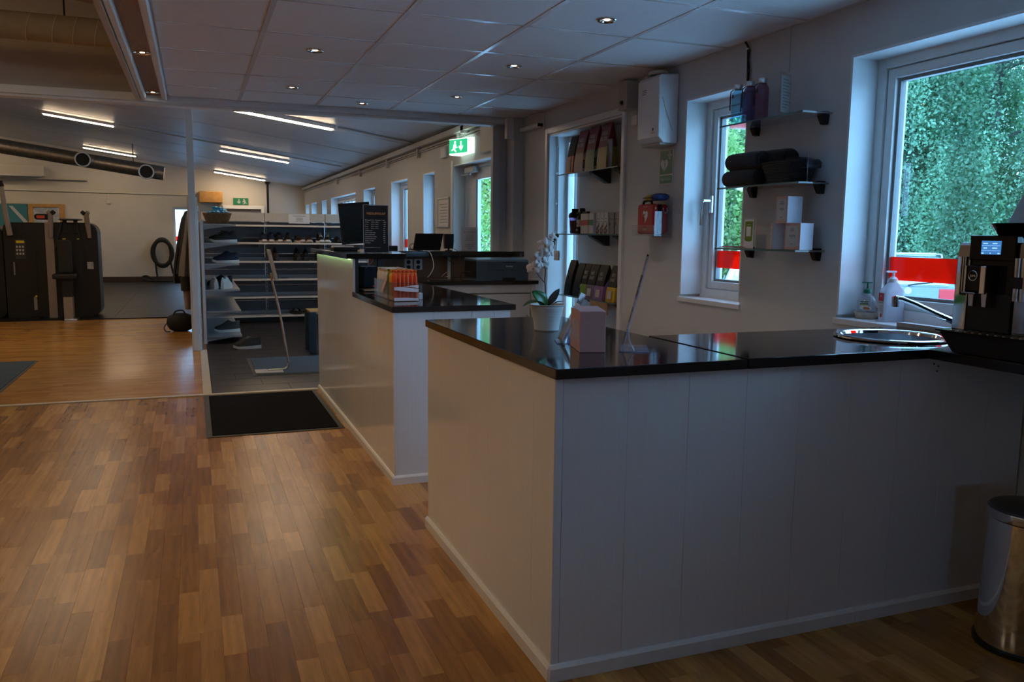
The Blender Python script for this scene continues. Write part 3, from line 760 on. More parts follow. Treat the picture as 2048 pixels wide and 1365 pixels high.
wbox('backing', 'light_grey', 2.66, 2.695, .15, 2.56, .8976, .915).name = 'upstand_strip'
tag(bpy.data.objects['upstand_strip'], 'thin grey metal strip along the wall behind the sink', 'trim strip')
sk = thing('round_sink', 'round stainless steel sink set into the worktop', 'sink', (SK[0],SK[1],.8975))
B().lathe([(.170,-.004),(.172,.001),(.190,.001),(.193,.004),(.192,.009),(.186,.0125),(.178,.0125),(.171,.008),(.168,-.002)], n=64).build('rim', 'chrome', sk, smooth=True)
B().lathe([(.168,-.002),(.166,-.05),(.160,-.125),(.145,-.145),(.03,-.15)], n=64).build('basin', 'steel_dark', sk, smooth=True)
B().lathe([(.03,-.15),(.026,-.146),(.024,-.149),(.001,-.151)], n=20).build('drain', 'chrome', sk, smooth=True)
tp = thing('tap', 'chrome swivel tap reaching out over the round sink', 'tap', (2.61,2.155,.8975))
B().lathe([(.026,0),(.026,.006),(.022,.012),(.020,.05),(.018,.06),(.001,.064)], n=20, cap0=True).build('body', 'chrome', tp, smooth=True)
a0 = Vector((0,0,.030)); tip = Vector((2.375,2.30,1.036))-Vector((2.61,2.155,.8975))
pts = [a0, a0.lerp(tip,.25)+Vector((0,0,.001)), a0.lerp(tip,.5)+Vector((0,0,.003)), a0.lerp(tip,.75)+Vector((0,0,.008)), a0.lerp(tip,.92)+Vector((0,0,.007)), tip]
B().tube(pts, [.013,.012,.011,.0105,.010,.011], 12).build('spout', 'chrome', tp, smooth=True)
B().cyl(tip+Vector((0,0,.006)), tip+Vector((.002,0,-.03)), .0125, .013, 14).build('aerator', 'chrome', tp, smooth=True)
B().tube([(0,0,.062),(.004,-.03,.075),(.006,-.06,.085)], .006, 8).build('lever', 'chrome', tp, smooth=True)

# ================================================================== reception desk
c2 = thing('reception_desk', 'white boarded reception desk with raised back half', 'desk', (.9,3.95,0))
wbox('carcass', 'counter_trim', .911, 1.49, 3.965, 6.60, 0, .864, c2)
lo = [3.952,4.142,4.338,4.528,4.733,4.938,5.042]; hi = [5.042,5.242,5.442,5.642,5.842,6.042,6.242,6.442,6.62]
boards(c2, 'counter_panel', 'y', .898, lo, .01, .866)
boards(c2, 'counter_panel', 'y', .898, hi, .01, 1.094)
boards(c2, 'counter_panel', 'x', 3.953, [.911,1.10,1.30,1.42,1.508], .01, .866)
wbox('corner_post', 'counter_trim', .896, .911, 3.951, 3.964, .01, .866, c2, bevel=.002)
B().prism([(.898,0),(.898,.046),(.892,.044),(.886,.036),(.886,0)], 'y', 3.945, 6.62).build('skirting', 'counter_trim', c2, world=True)
B().prism([(3.953,0),(3.953,.046),(3.947,.044),(3.941,.036),(3.941,0)], 'x', .888, 1.51).build('skirting', 'counter_trim', c2, world=True)
wbox('inner_panel', 'black_board', .911, .93, 5.042, 6.60, .8955, 1.094, c2)
wbox('support_leg', 'black_board', 1.17, 1.20, 5.62, 5.65, .8955, 1.094, c2)
wbox('led_strip', 'led_green', .880, .886, 5.06, 6.60, 1.0905, 1.0935, c2)
slab('desk_worktop', [(.889,3.942),(1.535,3.942),(1.535,6.0),(2.525,6.0),(2.525,6.60),(.94,6.60),(.94,5.035),(.889,5.035)], [], .866, .895, 'black lower worktop of the reception desk with the snack box')
slab('desk_shelf', [(.852,5.0),(1.222,5.0),(1.30,5.55),(1.30,6.50),(.852,6.65)], [], 1.0945, 1.127, 'raised black counter shelf carrying the monitor')
c3 = thing('back_cabinet', 'white cabinet with doors under the printer worktop', 'cabinet', (1.55,6.02,0))
wbox('carcass', 'white_cabinet', 1.55, 2.50, 6.05, 6.60, .08, .864, c3)
wbox('top_rail', 'white_cabinet', 1.55, 2.47, 6.02, 6.05, .80, .864, c3, bevel=.002)
wbox('door', 'white_cabinet', 1.56, 1.985, 6.015, 6.05, .10, .79, c3, bevel=.002)
dr = wbox('door', 'white_cabinet', 2.03, 2.46, 6.015, 6.05, .10, .79, c3, bevel=.002)
wbox('stile', 'cream_plastic', 1.987, 2.028, 6.022, 6.05, .10, .79, c3)
wbox('side_panel', 'white_cabinet', 2.47, 2.50, 6.01, 6.05, .02, .864, c3, bevel=.002)
wbox('plinth', 'counter_trim', 1.56, 2.48, 6.07, 6.09, 0, .08, c3)
B().tube([(2.43,6.015,.62),(2.43,5.985,.62),(2.43,5.985,.52),(2.43,6.015,.52)], .005, 8).build('handle', 'steel', dr, smooth=True, world=True)
lg = thing('back_ledge', 'black raised ledge behind the printer with brown back panels', 'ledge', (1.9,6.6,.9))
wbox('top', 'worktop_black', 1.305, 2.60, 6.50, 6.76, 1.064, 1.110, lg, bevel=.003)
wbox('back_panel', 'veneer_brown', 1.30, 1.945, 6.585, 6.60, .8955, 1.064, lg)
wbox('back_panel', 'veneer_brown', 1.975, 2.52, 6.585, 6.60, .8955, 1.064, lg)
wbox('joint_post', 'strip_light', 1.947, 1.973, 6.565, 6.598, .8955, 1.064, lg)
wbox('hall_panel', 'counter_panel', 1.30, 2.60, 6.602, 6.63, .0, 1.064, lg)
# ================================================================== things on the bar worktop
TOP = .8955
oc = thing('orchid', 'white orchid in a ribbed white pot on the bar worktop', 'plant', (1.228,2.835,TOP))
prof = [(.001,.0),(.044,.0)]
for k in range(20):
    z = .004+k*.0044; r = .0455+.019*(z/.094)**1.5
    prof += [(r+.0009, z), (r+.0009, z+.0026), (r-.0002, z+.0036)]
prof += [(.0655,.094),(.0665,.097),(.063,.098),(.060,.090),(.058,.07)]
B().lathe(prof, n=40, cap0=True).build('pot', 'pot_white', oc, smooth=True)
B().lathe([(.0595,.078),(.03,.083),(.001,.084)], n=24).build('potting_bark', 'soil', oc, smooth=True)
def leaf(base, tip, width, sag, up=(0,0,1), fold=.25, n=9):
    base = Vector(base); tip = Vector(tip); d = tip-base; side = d.cross(Vector(up)).normalized(); nn = side.cross(d).normalized()
    rows = []
    for k in range(n+1):
        s = k/n; c = base+d*s+nn*(sag*math.sin(PI*s)); w_ = width*(math.sin(PI*min(1, .06+s*.94))**.6)*(.55+.45*min(1, s*2.2)) if k < n else .001
        rows.append([tuple(c-side*w_+nn*w_*fold), tuple(c-side*w_*.5+nn*w_*fold*.25), tuple(c), tuple(c+side*w_*.5+nn*w_*fold*.25), tuple(c+side*w_+nn*w_*fold)])
    return B().loft(rows, False, False, closed=False)
leaf((0,0,.085), (-.070,-.02,.148), .026, .012, up=(.3,-1,.2)).build('leaf', 'leaf_plant', oc, smooth=True, solid=.0012)
leaf((.0,.01,.085), (.05,.0,.155), .014, .006, up=(-.2,-1,.2)).build('leaf', 'leaf_dull', oc, smooth=True, solid=.0012)
leaf((-.01,-.02,.09), (-.108,-.03,.094), .020, .018, up=(0,0,1)).build('leaf', 'leaf_plant', oc, smooth=True, solid=.0012)
leaf((.01,-.01,.09), (.055,-.03,.108), .012, .006, up=(0,0,1)).build('leaf', 'leaf_dull', oc, smooth=True, solid=.0012)
sp_ = [(-.004,0,.085),(-.006,.002,.14),(-.009,.002,.19),(-.008,0,.235),(.0,0,.27),(.012,0,.30),(.026,0,.325),(.034,0,.348)]
B().tube(sp_, [.003,.0028,.0026,.0024,.0022,.002,.0018,.0015], 8).build('stem', 'stem', oc, smooth=True)
B().tube([(-.008,0,.175),(-.03,-.004,.197),(-.052,-.01,.222)], .0017, 6).build('stem', 'stem', oc, smooth=True)
def flower(c, s, yw, pt):
    rot = Matrix.Rotation(yw, 3, 'Z') @ Matrix.Rotation(pt, 3, 'X')
    b = B(); c = Vector(c)
    for k, (an, ln, wd) in enumerate(((90,1.0,.55),(210,.95,.52),(330,.95,.52),(18,1.05,.85),(162,1.05,.85))):
        a = math.radians(an); d = Vector((math.cos(a), 0, math.sin(a))); sd = Vector((-math.sin(a), 0, math.cos(a)))
        rows = []
        for q in range(7):
            t = q/6; w_ = s*wd*.62*math.sin(PI*(.08+.88*t))**.7; off = -.18*s*t*t+.05*s+(.004 if k < 3 else 0)
            ctr = d*(s*ln*t)+Vector((0, -off, 0))
            rows.append([tuple(c+rot @ (ctr-sd*w_+Vector((0,.1*w_,0)))), tuple(c+rot @ ctr), tuple(c+rot @ (ctr+sd*w_+Vector((0,.1*w_,0))))])
        b.loft(rows, False, False, closed=False)
    f = b.build('flower', 'petal', oc, smooth=True, solid=.0008)
    B().ball(c+rot @ Vector((0,-.10*s,-.08*s)), .16*s, .20*s, .18*s, 8, 6).build('flower_lip', 'petal_core', f, smooth=True)
for c, s, yw, pt in (((-.016,-.012,.316),.032,-.3,-.2),((-.032,-.018,.272),.034,.25,.1),((-.062,-.012,.232),.028,-.6,-.25),((.020,-.006,.348),.019,.2,-.4),
                     ((.0,-.02,.292),.026,.5,.0),((-.022,-.004,.244),.026,-.2,.3),((.004,.01,.326),.022,.1,-.1),((-.04,-.02,.25),.024,.6,-.2)):
    flower(c, s, yw, pt)
for c, s in (((.037,0,.353),.0075),((.020,-.004,.325),.008),((.030,.004,.34),.006)): B().ball(c, s, s, s*1.15, 10, 7).build('bud', 'bud', oc, smooth=True)

pb = thing('gift_box', 'closed pink carton standing beside the orchid', 'box', (1.148,2.325,TOP), rz=-.27)
B().box(-.040,.040,-.085,.085,0,.124).build('carton', 'pink_card', pb, bevel=.0015)
B().add([(-.040,-.084,.1245),(.040,-.084,.1245),(.040,.05,.130),(-.040,.05,.130),(-.04,-.084,.1255),(.04,-.084,.1255),(.04,.05,.131),(-.04,.05,.131)],
        [(0,3,2,1),(4,5,6,7),(0,1,5,4),(1,2,6,5),(2,3,7,6),(3,0,4,7)]).build('lid_flap', 'pink_card', pb)
for k in range(9): B().box(-.0408,-.0401,-.06+k*.014,-.054+k*.014,.03+.006*(k % 3),.095).build('side_print', 'lilac_card', pb)

h1 = thing('leaflet_holder', 'clear leaflet holder with pale leaflets behind the pink carton', 'leaflet holder', (1.15,2.50,TOP), rz=-.33)
def slant(p0, p1, y0, y1, th):     # sheet between two (x,z) points, extruded along y
    dx, dz = p1[0]-p0[0], p1[1]-p0[1]; l = math.hypot(dx, dz); nx, nz = -dz/l*th, dx/l*th
    return B().prism([p0, p1, (p1[0]+nx, p1[1]+nz), (p0[0]+nx, p0[1]+nz)], 'y', y0, y1)
slant((-.012,.003),(.062,.162),-.055,.055,.003).build('back_sheet', 'acrylic_edge', h1)
slant((-.004,.008),(.050,.125),-.045,.045,.010).build('leaflets', 'lilac_card', h1)
slant((-.018,.006),(.014,.075),-.055,.055,.0025).build('front_pocket', 'acrylic', h1)
B().box(-.03,.05,-.055,.055,0,.003).build('foot', 'acrylic', h1)
h2 = thing('sign_stand', 'clear acrylic sign stand leaning on the bar worktop', 'sign stand', (1.235,2.25,TOP), rz=-.49)
slant((.0,.002),(.072,.297),-.02,.135,.003).build('sheet', 'acrylic', h2)
slant((.0,.002),(.072,.297),-.0215,-.0195,.004).build('sheet_edge', 'acrylic_edge', h2)
B().box(-.012,.078,-.02,.135,0,.003).build('foot', 'acrylic_edge', h2)
B().tube([(.012,-.019,.07),(.020,-.019,.03),(.034,-.019,.004)], .0022, 6).build('brace', 'acrylic_edge', h2, smooth=True)

# ------------------------------------------------------------------ sill: soap and disinfectant
SILL = .8965
so = thing('hand_soap', 'clear hand soap bottle with green pump standing in a stone dish', 'soap bottle', (2.795,2.865,SILL+.012), rz=-.75)
rings = []
for z, rx, ry in ((0,.034,.020),(.01,.038,.022),(.04,.042,.024),(.065,.040,.023),(.085,.028,.018),(.096,.014,.013),(.104,.013,.013)):
    rings.append([(rx*math.cos(2*PI*i/28), ry*math.sin(2*PI*i/28), z) for i in range(28)])
B().loft(rings).build('bottle', 'soap_clear', so, smooth=True)
pump = B().lathe([(.017,.100),(.018,.104),(.017,.116),(.008,.120),(.005,.122),(.005,.146),(.008,.148)], n=20, cap1=True).build('pump_collar', 'soap_green', so, smooth=True)
B().box(-.026,.018,-.009,.009,.146,.151).build('pump_head', 'soap_green', pump, bevel=.002)
B().box(-.028,.006,-.0255,-.0245,.052,.066).build('name_band', 'soap_label_green', so)
write('PALMOLIVE', .0075, (-.011,-.0262,.059), (1,0,0), (0,0,1), 'paper', so, bold=.0002, world=False)
B().box(-.028,.006,-.0253,-.0245,.044,.052).build('label_stripe', 'soap_label_yellow', so)
b = B(); n = 18
for cx, cz, rr, in ((-.004,.036,.014),(.008,.034,.011),(-.020,.038,.010)):
    b.add([(cx+rr*math.cos(2*PI*i/n), -.0256, cz+rr*.8*math.sin(2*PI*i/n)) for i in range(n)], [tuple(range(n))])
b.build('label_cloud', 'paper', so)
for cx, cz, rr in ((-.006,.036,.0095),(.006,.034,.007)):
    B().ball((cx,-.0262,cz), rr, .0008, rr*.75, 12, 6).build('almond_picture', 'almond', so, smooth=True)
sd_ = thing('soap_dish', 'beige stone dish under the hand soap bottle', 'dish', (2.795,2.865,SILL), rz=-.75)
B().loft([[(rx*math.copysign(abs(math.cos(a))**.6, math.cos(a)), ry*math.copysign(abs(math.sin(a))**.6, math.sin(a)), z) for a in [2*PI*i/32 for i in range(32)]]
          for z, rx, ry in ((0,.040,.028),(.004,.044,.031),(.028,.050,.036),(.028,.045,.031),(.012,.042,.028))]).build('dish', 'dish_stone', sd_, smooth=True)
di = thing('disinfectant_bottle', 'white milky disinfectant bottle with pump and red label', 'pump bottle', (2.805,2.735,SILL), rz=-.30)
def rrect(rx, ry, z, k=.35, n=32):
    return [(rx*math.copysign(abs(math.cos(a))**k, math.cos(a)), ry*math.copysign(abs(math.sin(a))**k, math.sin(a)), z) for a in [2*PI*i/n for i in range(n)]]
B().loft([rrect(.044,.030,0),rrect(.045,.031,.004),rrect(.045,.031,.128),rrect(.043,.029,.134),rrect(.020,.018,.166,.7),rrect(.016,.016,.170,1.0)]).build('bottle', 'milky_plastic', di, smooth=True)
pc = B().lathe([(.019,.168),(.019,.184),(.014,.187),(.012,.192),(.006,.193),(.005,.212),(.008,.214)], n=20, cap1=True).build('pump_collar', 'white_plastic', di, smooth=True)
B().box(-.034,.012,-.006,.006,.210,.218).build('pump_head', 'white_plastic', pc, bevel=.002)
lb = B().box(-.0465,-.0455,-.022,.024,.018,.124).build('label', 'label_stone', di)
B().box(-.0472,-.0465,-.020,.022,.088,.122).build('label_panel', 'film_label_red', lb)
B().ball((-.0470,-.004,.026), .0006, .006, .009, 10, 6).build('hazard_mark', 'tail_red', lb)
write('IPA', .012, (-.0474,.001,.108), (0,-1,0), (0,0,1), 'paper', lb, world=False)
for z in (.080,.066,.056,.050,.044): B().box(-.0470,-.0466,-.014,.016,z,z+.0012).build('label_line', 'ink', lb)

# ------------------------------------------------------------------ coffee machine
cm = thing('coffee_machine', 'black and chrome coffee machine at the right edge', 'coffee machine', (2.25,1.80,.898))
def cmb(name, mat, x0,x1,y0,y1,z0,z1, parent=cm, bevel=.004): return B().box(x0,x1,y0,y1,z0,z1).build(name, mat, parent, bevel=bevel)
B().add([(-.035,-.22,0),(.36,-.22,0),(.36,.105,0),(-.035,.105,0),(-.062,-.25,.070),(.36,-.25,.070),(.36,.142,.070),(-.062,.142,.070)],
        [(0,3,2,1),(4,5,6,7),(0,1,5,4),(1,2,6,5),(2,3,7,6),(3,0,4,7)]).build('drip_tray', 'black_plastic', cm, bevel=.004)
cmb('tray_lip', 'black_gloss', -.068,.36,-.255,.147,.066,.072, bevel=.002)
for k in range(12): cmb('tray_slot', 'steel_brushed', -.055,.0,-.19+k*.026,-.182+k*.026,.072,.0735, bevel=0)
cmb('body', 'black_gloss', .0,.36,-.055,.092,.07,.362)
cmb('right_body', 'coffee_wood_reflect', .004,.36,-.20,-.057,.07,.345)
sidep = B().prism([(-.006,.07),(-.002,.30),(.004,.335),(.010,.345),(.030,.345),(.040,.07)], 'y', .094, .142).build('chrome_side', 'chrome', cm, bevel=.004)
cmb('side_recess', 'black_plastic', -.010,.012,.100,.120,.18,.27, parent=sidep, bevel=.003)
for y in (.101,.109,.117): cmb('side_rib', 'steel', -.013,.0,y-.002,y+.002,.19,.30, parent=sidep, bevel=0)
cmb('screen_panel', 'black_gloss', -.006,.02,-.06,.096,.29,.366, bevel=.003)
scr = cmb('touch_screen', 'lcd_blue', -.0085,-.006,-.012,.054,.309,.350, bevel=.001)
for y, z, w_ in ((.040,.342,.016),(.008,.342,.016),(.040,.328,.012),(.008,.328,.016),(.048,.3125,.007),(.022,.3125,.003),(-.006,.3125,.007)):
    cmb('screen_text', 'lcd_text', -.0090,-.0086,y-w_/2,y+w_/2,z-.0015,z+.0015, parent=scr, bevel=0)
for z in (.335,.320): cmb('screen_rule', 'lcd_text', -.0089,-.0086,-.010,.052,z,z+.0008, parent=scr, bevel=0)
spt = cmb('spout_head', 'black_gloss', -.042,.0,.005,.075,.195,.275, bevel=.005)
cmb('spout_cheek', 'chrome', -.046,-.012,.068,.0745,.19,.274, parent=spt, bevel=.002)
cmb('spout_cheek', 'chrome', -.046,-.012,.002,.020,.19,.274, parent=spt, bevel=.002)
B().tube([(-.0435,.046+.0145*math.cos(2*PI*i/28),.244+.0145*math.sin(2*PI*i/28)) for i in range(28)], .0016, 6, True).build('badge_ring', 'steel', spt, smooth=True)
write('jura', .012, (-.0438,.046,.2445), (0,-1,0), (0,0,1), 'steel', spt, name='badge_lettering', bold=.0003, world=False)
for y in (.010,.055):
    B().loft([[(-.036,y-.010,.195),(-.016,y-.010,.195),(-.016,y+.010,.195),(-.036,y+.010,.195)],[(-.034,y-.007,.150),(-.018,y-.007,.150),(-.018,y+.007,.150),(-.034,y+.007,.150)]]).build('nozzle', 'steel', cm, bevel=.002)
cmb('nozzle_bar', 'chrome', -.05,-.035,.03,.078,.188,.194, bevel=.003)
cmb('front_face', 'black_plastic', -.003,.01,-.055,.092,.075,.19, bevel=.002)
for k in range(4): B().cyl((-.01,-.075-k*.022,.175),(-.01,-.075-k*.022,.300), .010, .010, 14).build('milk_tube', 'steel_brushed', cm, smooth=True)
cmb('tube_clamp', 'black_plastic', -.022,.004,-.10,-.058,.212,.245, bevel=.002)
B().loft([rrect(.13,.105,.362),rrect(.15,.125,.403)]).build('bean_hopper', 'black_gloss', cm, smooth=True)
_h = [o for o in cm.children if o.name.startswith('bean_hopper')][0]
for v in _h.data.vertices: v.co.x += .17; v.co.y += -.045
sc_ = thing('tilted_card', 'pale card leaning on top of the coffee machine', 'card', (2.30,1.78,1.302))
B().add([(.004,.042,0),(.012,-.12,0),(.062,-.11,.135),(.054,.014,.135),(.008,.042,0),(.016,-.12,0),(.066,-.11,.135),(.058,.014,.135)],
        [(0,3,2,1),(4,5,6,7),(0,1,5,4),(1,2,6,5),(2,3,7,6),(3,0,4,7)]).build('card', 'light_grey', sc_, bevel=.001)
B().add([(.015,-.01,.03),(.017,-.045,.03),(.024,-.042,.055),(.022,-.012,.055)], [(0,1,2,3)]).build('print_block', 'ink', sc_)

# ------------------------------------------------------------------ pedal bin
bn = thing('pedal_bin', 'chrome pedal bin with dark lid at lower right', 'bin', (2.365,1.70,0), rz=.0)
B().lathe([(.128,.012),(.131,.02),(.126,.10),(.119,.38),(.117,.405)], n=56, cap0=True).build('body', 'chrome', bn, smooth=True)
B().lathe([(.136,.0),(.137,.014),(.130,.018)], n=56, cap0=True).build('base_ring', 'black_plastic', bn, smooth=True)
B().lathe([(.120,.408),(.122,.412),(.122,.436),(.117,.442),(.06,.450),(.001,.452)], n=56).build('lid', 'bin_lid', bn, smooth=True)
B().lathe([(.1225,.409),(.124,.412),(.124,.434),(.1225,.436)], n=56).build('lid_band', 'steel', bn, smooth=True)
pd = B(); pd.add([(-.075,-.118,.022),(.02,-.140,.022),(.02,-.175,.026),(-.085,-.150,.026),(-.075,-.118,.030),(.02,-.140,.030),(.02,-.175,.034),(-.085,-.150,.034)],
        [(0,3,2,1),(4,5,6,7),(0,1,5,4),(1,2,6,5),(2,3,7,6),(3,0,4,7)])
pd.build('pedal', 'steel', bn, bevel=.002)
# ================================================================== wall shelves and what stands on them
def wall_shelf(z, label, y0=3.04, y1=3.66):
    t = thing('glass_shelf', label, 'shelf', (2.62,3.35,z))
    wbox('glass_plate', 'shelf_glass', 2.532, 2.698, y0, y1, z-.004, z+.004, t)
    wbox('polished_edge', 'glass_edge', 2.5305, 2.532, y0, y1, z-.004, z+.004, t)
    for y in (3.572,3.082):
        b = B().loft([[(2.668,y-.017,z+.012),(WX,y-.020,z+.012),(WX,y+.020,z+.012),(2.668,y+.017,z+.012)],[(2.660,y-.020,z+.004),(WX,y-.022,z+.004),(WX,y+.022,z+.004),(2.660,y+.020,z+.004)]])
        b.loft([[(2.660,y-.020,z-.0045),(WX,y-.022,z-.0045),(WX,y+.022,z-.0045),(2.660,y+.020,z-.0045)],[(2.676,y-.014,z-.044),(WX,y-.016,z-.047),(WX,y+.016,z-.047),(2.676,y+.014,z-.044)]])
        b.build('bracket', 'black_plastic', t, bevel=.003, world=True)
    return t
wall_shelf(1.807, 'upper glass wall shelf with the water bottles')
wall_shelf(1.497, 'middle glass wall shelf with towels and black basket')
wall_shelf(1.191, 'lower glass wall shelf with pink product boxes')
def bottle(loc, mat, label):
    t = thing('water_bottle', label, 'bottle', loc, group='water bottles on the upper glass shelf')
    B().lathe([(.001,.0),(.027,.0),(.031,.003),(.0315,.10),(.0315,.140),(.030,.152),(.025,.162),(.019,.168),(.0185,.174)], n=26).build('flask', mat, t, smooth=True)
    B().lathe([(.0205,.172),(.0210,.174),(.0210,.194),(.0195,.196),(.001,.1965)], n=24).build('cap', 'steel', t, smooth=True)
    B().box(-.0322,-.0310,-.005,.005,.128,.145).build('logo_patch', 'black_plastic', t, bevel=.001)
    B().tube([(-.020,.012,.172),(-.034,.014,.160),(-.036,.014,.12),(-.036,.014,.07)], .0028, 6).build('strap', 'black_plastic', t, smooth=True)
    return t
Z = 1.8112
bottle((2.575,3.578,Z), 'bottle_blue', 'blue tinted water bottle on the upper glass shelf')
bottle((2.575,3.482,Z), 'bottle_purple', 'purple tinted water bottle between the blue and pink bottles')
bottle((2.575,3.388,Z), 'bottle_pink', 'pink tinted water bottle, nearest of the shelf bottles')
bottle((2.655,3.60,Z), 'bottle_blue', 'second blue bottle half hidden at the wall')
cs = thing('price_card', 'upright clear card with small print beside the bottles', 'card', (2.60,3.25,Z), rz=.42)
B().box(-.055,.05,-.002,.002,0,.20).build('sheet', 'acrylic', cs)
B().box(-.045,.04,-.003,-.002,.02,.185).build('insert', 'label_stone', cs)
for k in range(10): B().box(-.03,.015+.015*(k % 3),-.0036,-.003,.04+k*.014,.0435+k*.014).build('print_line', 'print_grey', cs)
# towels
def towel(loc, L_, r, label, yaw=0.0, tail=True):
    t = thing('rolled_towel', label, 'towel', loc, rz=yaw, group='rolled charcoal towels')
    rings = []; n = 22
    for s, q in ((0,.80),(.02,.94),(.08,1.0),(.5,1.02),(.92,1.0),(.98,.95),(1,.82)):
        rings.append([(r*q*math.cos(2*PI*i/n)*1.02, L_*(s-.5), r*q*.94*math.sin(2*PI*i/n)+r*.94) for i in range(n)])
    B().loft(rings).build('roll', 'towel_charcoal', t, smooth=True)
    pts = []
    for i in range(60):
        a = i/60*5.6*PI; rr = r*(.10+.80*i/60); pts.append((rr*math.cos(a), -L_/2-.002, rr*.94*math.sin(a)+r*.94))
    B().tube(pts, .0045, 6).build('spiral_edge', 'towel_charcoal', t, smooth=True)
    return t
Z = 1.5012
towel((2.575,3.50,Z), .25, .044, 'front charcoal rolled towel at the bottom of the pile', .05)
towel((2.652,3.47,Z), .27, .044, 'charcoal rolled towel at the bottom of the pile by the wall', -.03)
towel((2.580,3.485,Z+.080), .26, .046, 'charcoal rolled towel on top at the front', .0)
towel((2.652,3.40,Z+.082), .30, .048, 'longest charcoal rolled towel on top by the wall', .05)
def basket(name, label, cat, loc, rings_, mat, n=40, rows=14, amp=.0022, sides=True):
    t = thing(name, label, cat, loc)
    (bx, by), (tx, ty), h = rings_
    def rr(a, k, off):
        f = k; x = bx+(tx-bx)*f; y = by+(ty-by)*f
        c, s = math.cos(a), math.sin(a)
        return ((x+off)*math.copysign(abs(c)**.45, c), (y+off)*math.copysign(abs(s)**.45, s))
    for r in range(rows):
        f = (r+.5)/rows; pts = []
        for i in range(n):
            a = 2*PI*i/n; off = amp*(1 if (i+r) % 2 else -1); p = rr(a, f, off); pts.append((p[0], p[1], h*f))
        B().tube(pts, h/rows*.52, 5, True).build('weave_row', mat, t, smooth=True)
    st = B()
    for i in range(0, n, 2):
        a = 2*PI*(i+.5)/n; p = rr(a, 0, 0); q = rr(a, 1, 0); st.cyl((p[0],p[1],0),(q[0],q[1],h), .0022, .0022, 5)
    st.build('stakes', mat, t)
    B().tube([(*rr(2*PI*i/n, 1, 0), h) for i in range(n)], .0055, 6, True).build('rim', mat, t, smooth=True)
    B().loft([[(*rr(2*PI*i/n, 0, -.003), .003) for i in range(n)],[(*rr(2*PI*i/n, 0, -.003), .006) for i in range(n)]]).build('base', mat, t)
    return t
basket('woven_basket', 'black woven basket with folded towels on the middle shelf', 'basket', (2.618,3.215,Z), ((.062,.085),(.076,.138),.098), 'basket_black')
for k, (dx, y, z, rz) in enumerate(((0,3.25,.062,0),(.01,3.155,.066,.15))):
    t = thing('folded_towel', ('folded charcoal towel lying flat in the black basket','folded charcoal towel bulging at the near end of the basket')[k], 'towel', (2.615+dx,y,Z+z), rz=rz, group='towels in the black basket')
    rings = []
    for s in range(9):
        u_ = s/8; hh = .026+.014*math.sin(PI*u_)*(1+k)
        rings.append([(-.05,-.08+u_*.16,0),(.05,-.08+u_*.16,0),(.054,-.08+u_*.16,hh*.5),(.045,-.08+u_*.16,hh),(-.045,-.08+u_*.16,hh),(-.054,-.08+u_*.16,hh*.5)])
    B().loft(rings).build('cloth', 'towel_charcoal', t, smooth=True)
    B().tube([(-.05,-.083,.006),(.03,-.083,.010),(.05,-.083,.022),(.03,-.083,.036),(-.04,-.083,.032)], .004, 6).build('fold_edge', 'towel_charcoal', t, smooth=True)
dv = tag(B().box(-.0015,.0015,-.07,.07,0,.135).build('acrylic_divider', 'acrylic_edge'), 'upright clear divider at the near end of the middle shelf', 'divider')
dv.location = (2.617,3.088,Z); dv.rotation_euler = (0,0,-.72)
# pink product boxes
Z = 1.1955
def carton(loc, rz, w_, d_, h, label, txt):
    t = thing('product_box', label, 'box', loc, rz=rz, group='pink product boxes')
    B().box(-w_/2,w_/2,-d_/2,d_/2,0,h).build('carton', 'peach_card', t, bevel=.0008)
    lb = B().box(-w_/2-.0006,-w_/2,-d_/2*.80,d_/2*.80,h*.11,h*.90).build('front_label', 'label_stone', t)
    r = (0,-1,0); u_ = (0,0,1); x = -w_/2-.0009
    write(txt, .0125, (x,0,h*.52), r, u_, 'ink', lb, world=False)
    for z, l in ((.80,.022),(.75,.028),(.71,.030),(.46,.010),(.22,.016)): B().box(x-.0001,x,-l/2,l/2,h*z-.0008,h*z+.0008).build('label_line', 'ink', lb)
    B().box(-w_/2+.002,w_/2-.002,-d_/2-.0005,-d_/2,.001,h-.001).build('pale_side', 'lilac_card', t)
    return t
carton((2.612,3.118,Z), .0, .075, .105, .122, 'near pink product box in the bottom row with pale side', 'ANEINE')
carton((2.618,3.262,Z), -.55, .075, .085, .122, 'far pink product box in the bottom row turned aside', 'ANEINE')
carton((2.605,3.185,Z+.1225), .0, .085, .078, .123, 'pink product box stacked on top of the two others', 'APINE')
gc = thing('green_card', 'small green standing card with payment print on the lower shelf', 'card', (2.63,3.512,Z))
B().box(-.002,.002,-.038,.038,0,.145).build('sheet', 'white_plastic', gc)
B().prism([(-.031,.135),(.031,.135),(.031,.042),(.02,.036),(0,.033),(-.02,.036),(-.031,.042)], 'x', -.0028, -.002).build('green_field', 'bag_lime', gc)
B().box(-.0034,-.0028,-.018,.018,.060,.108).build('white_panel', 'paper', gc)
write('swish', .011, (-.0034,0,.120), (0,-1,0), (0,0,1), 'paper', gc, world=False)
B().box(0,.05,-.03,.03,0,.002).build('foot', 'acrylic', gc)
lf_ = thing('leaflet_pile', 'loose pile of red and white leaflets on the lower shelf', 'leaflets', (2.575,3.58,Z))
for k in range(4):
    b = B().box(-.04,.04,-.07+.01*k,.06-.012*k,.001+k*.0022,.0028+k*.0022); b.build('leaflet', ('lilac_card','film_label_red','paper','film_label_red')[k], lf_)

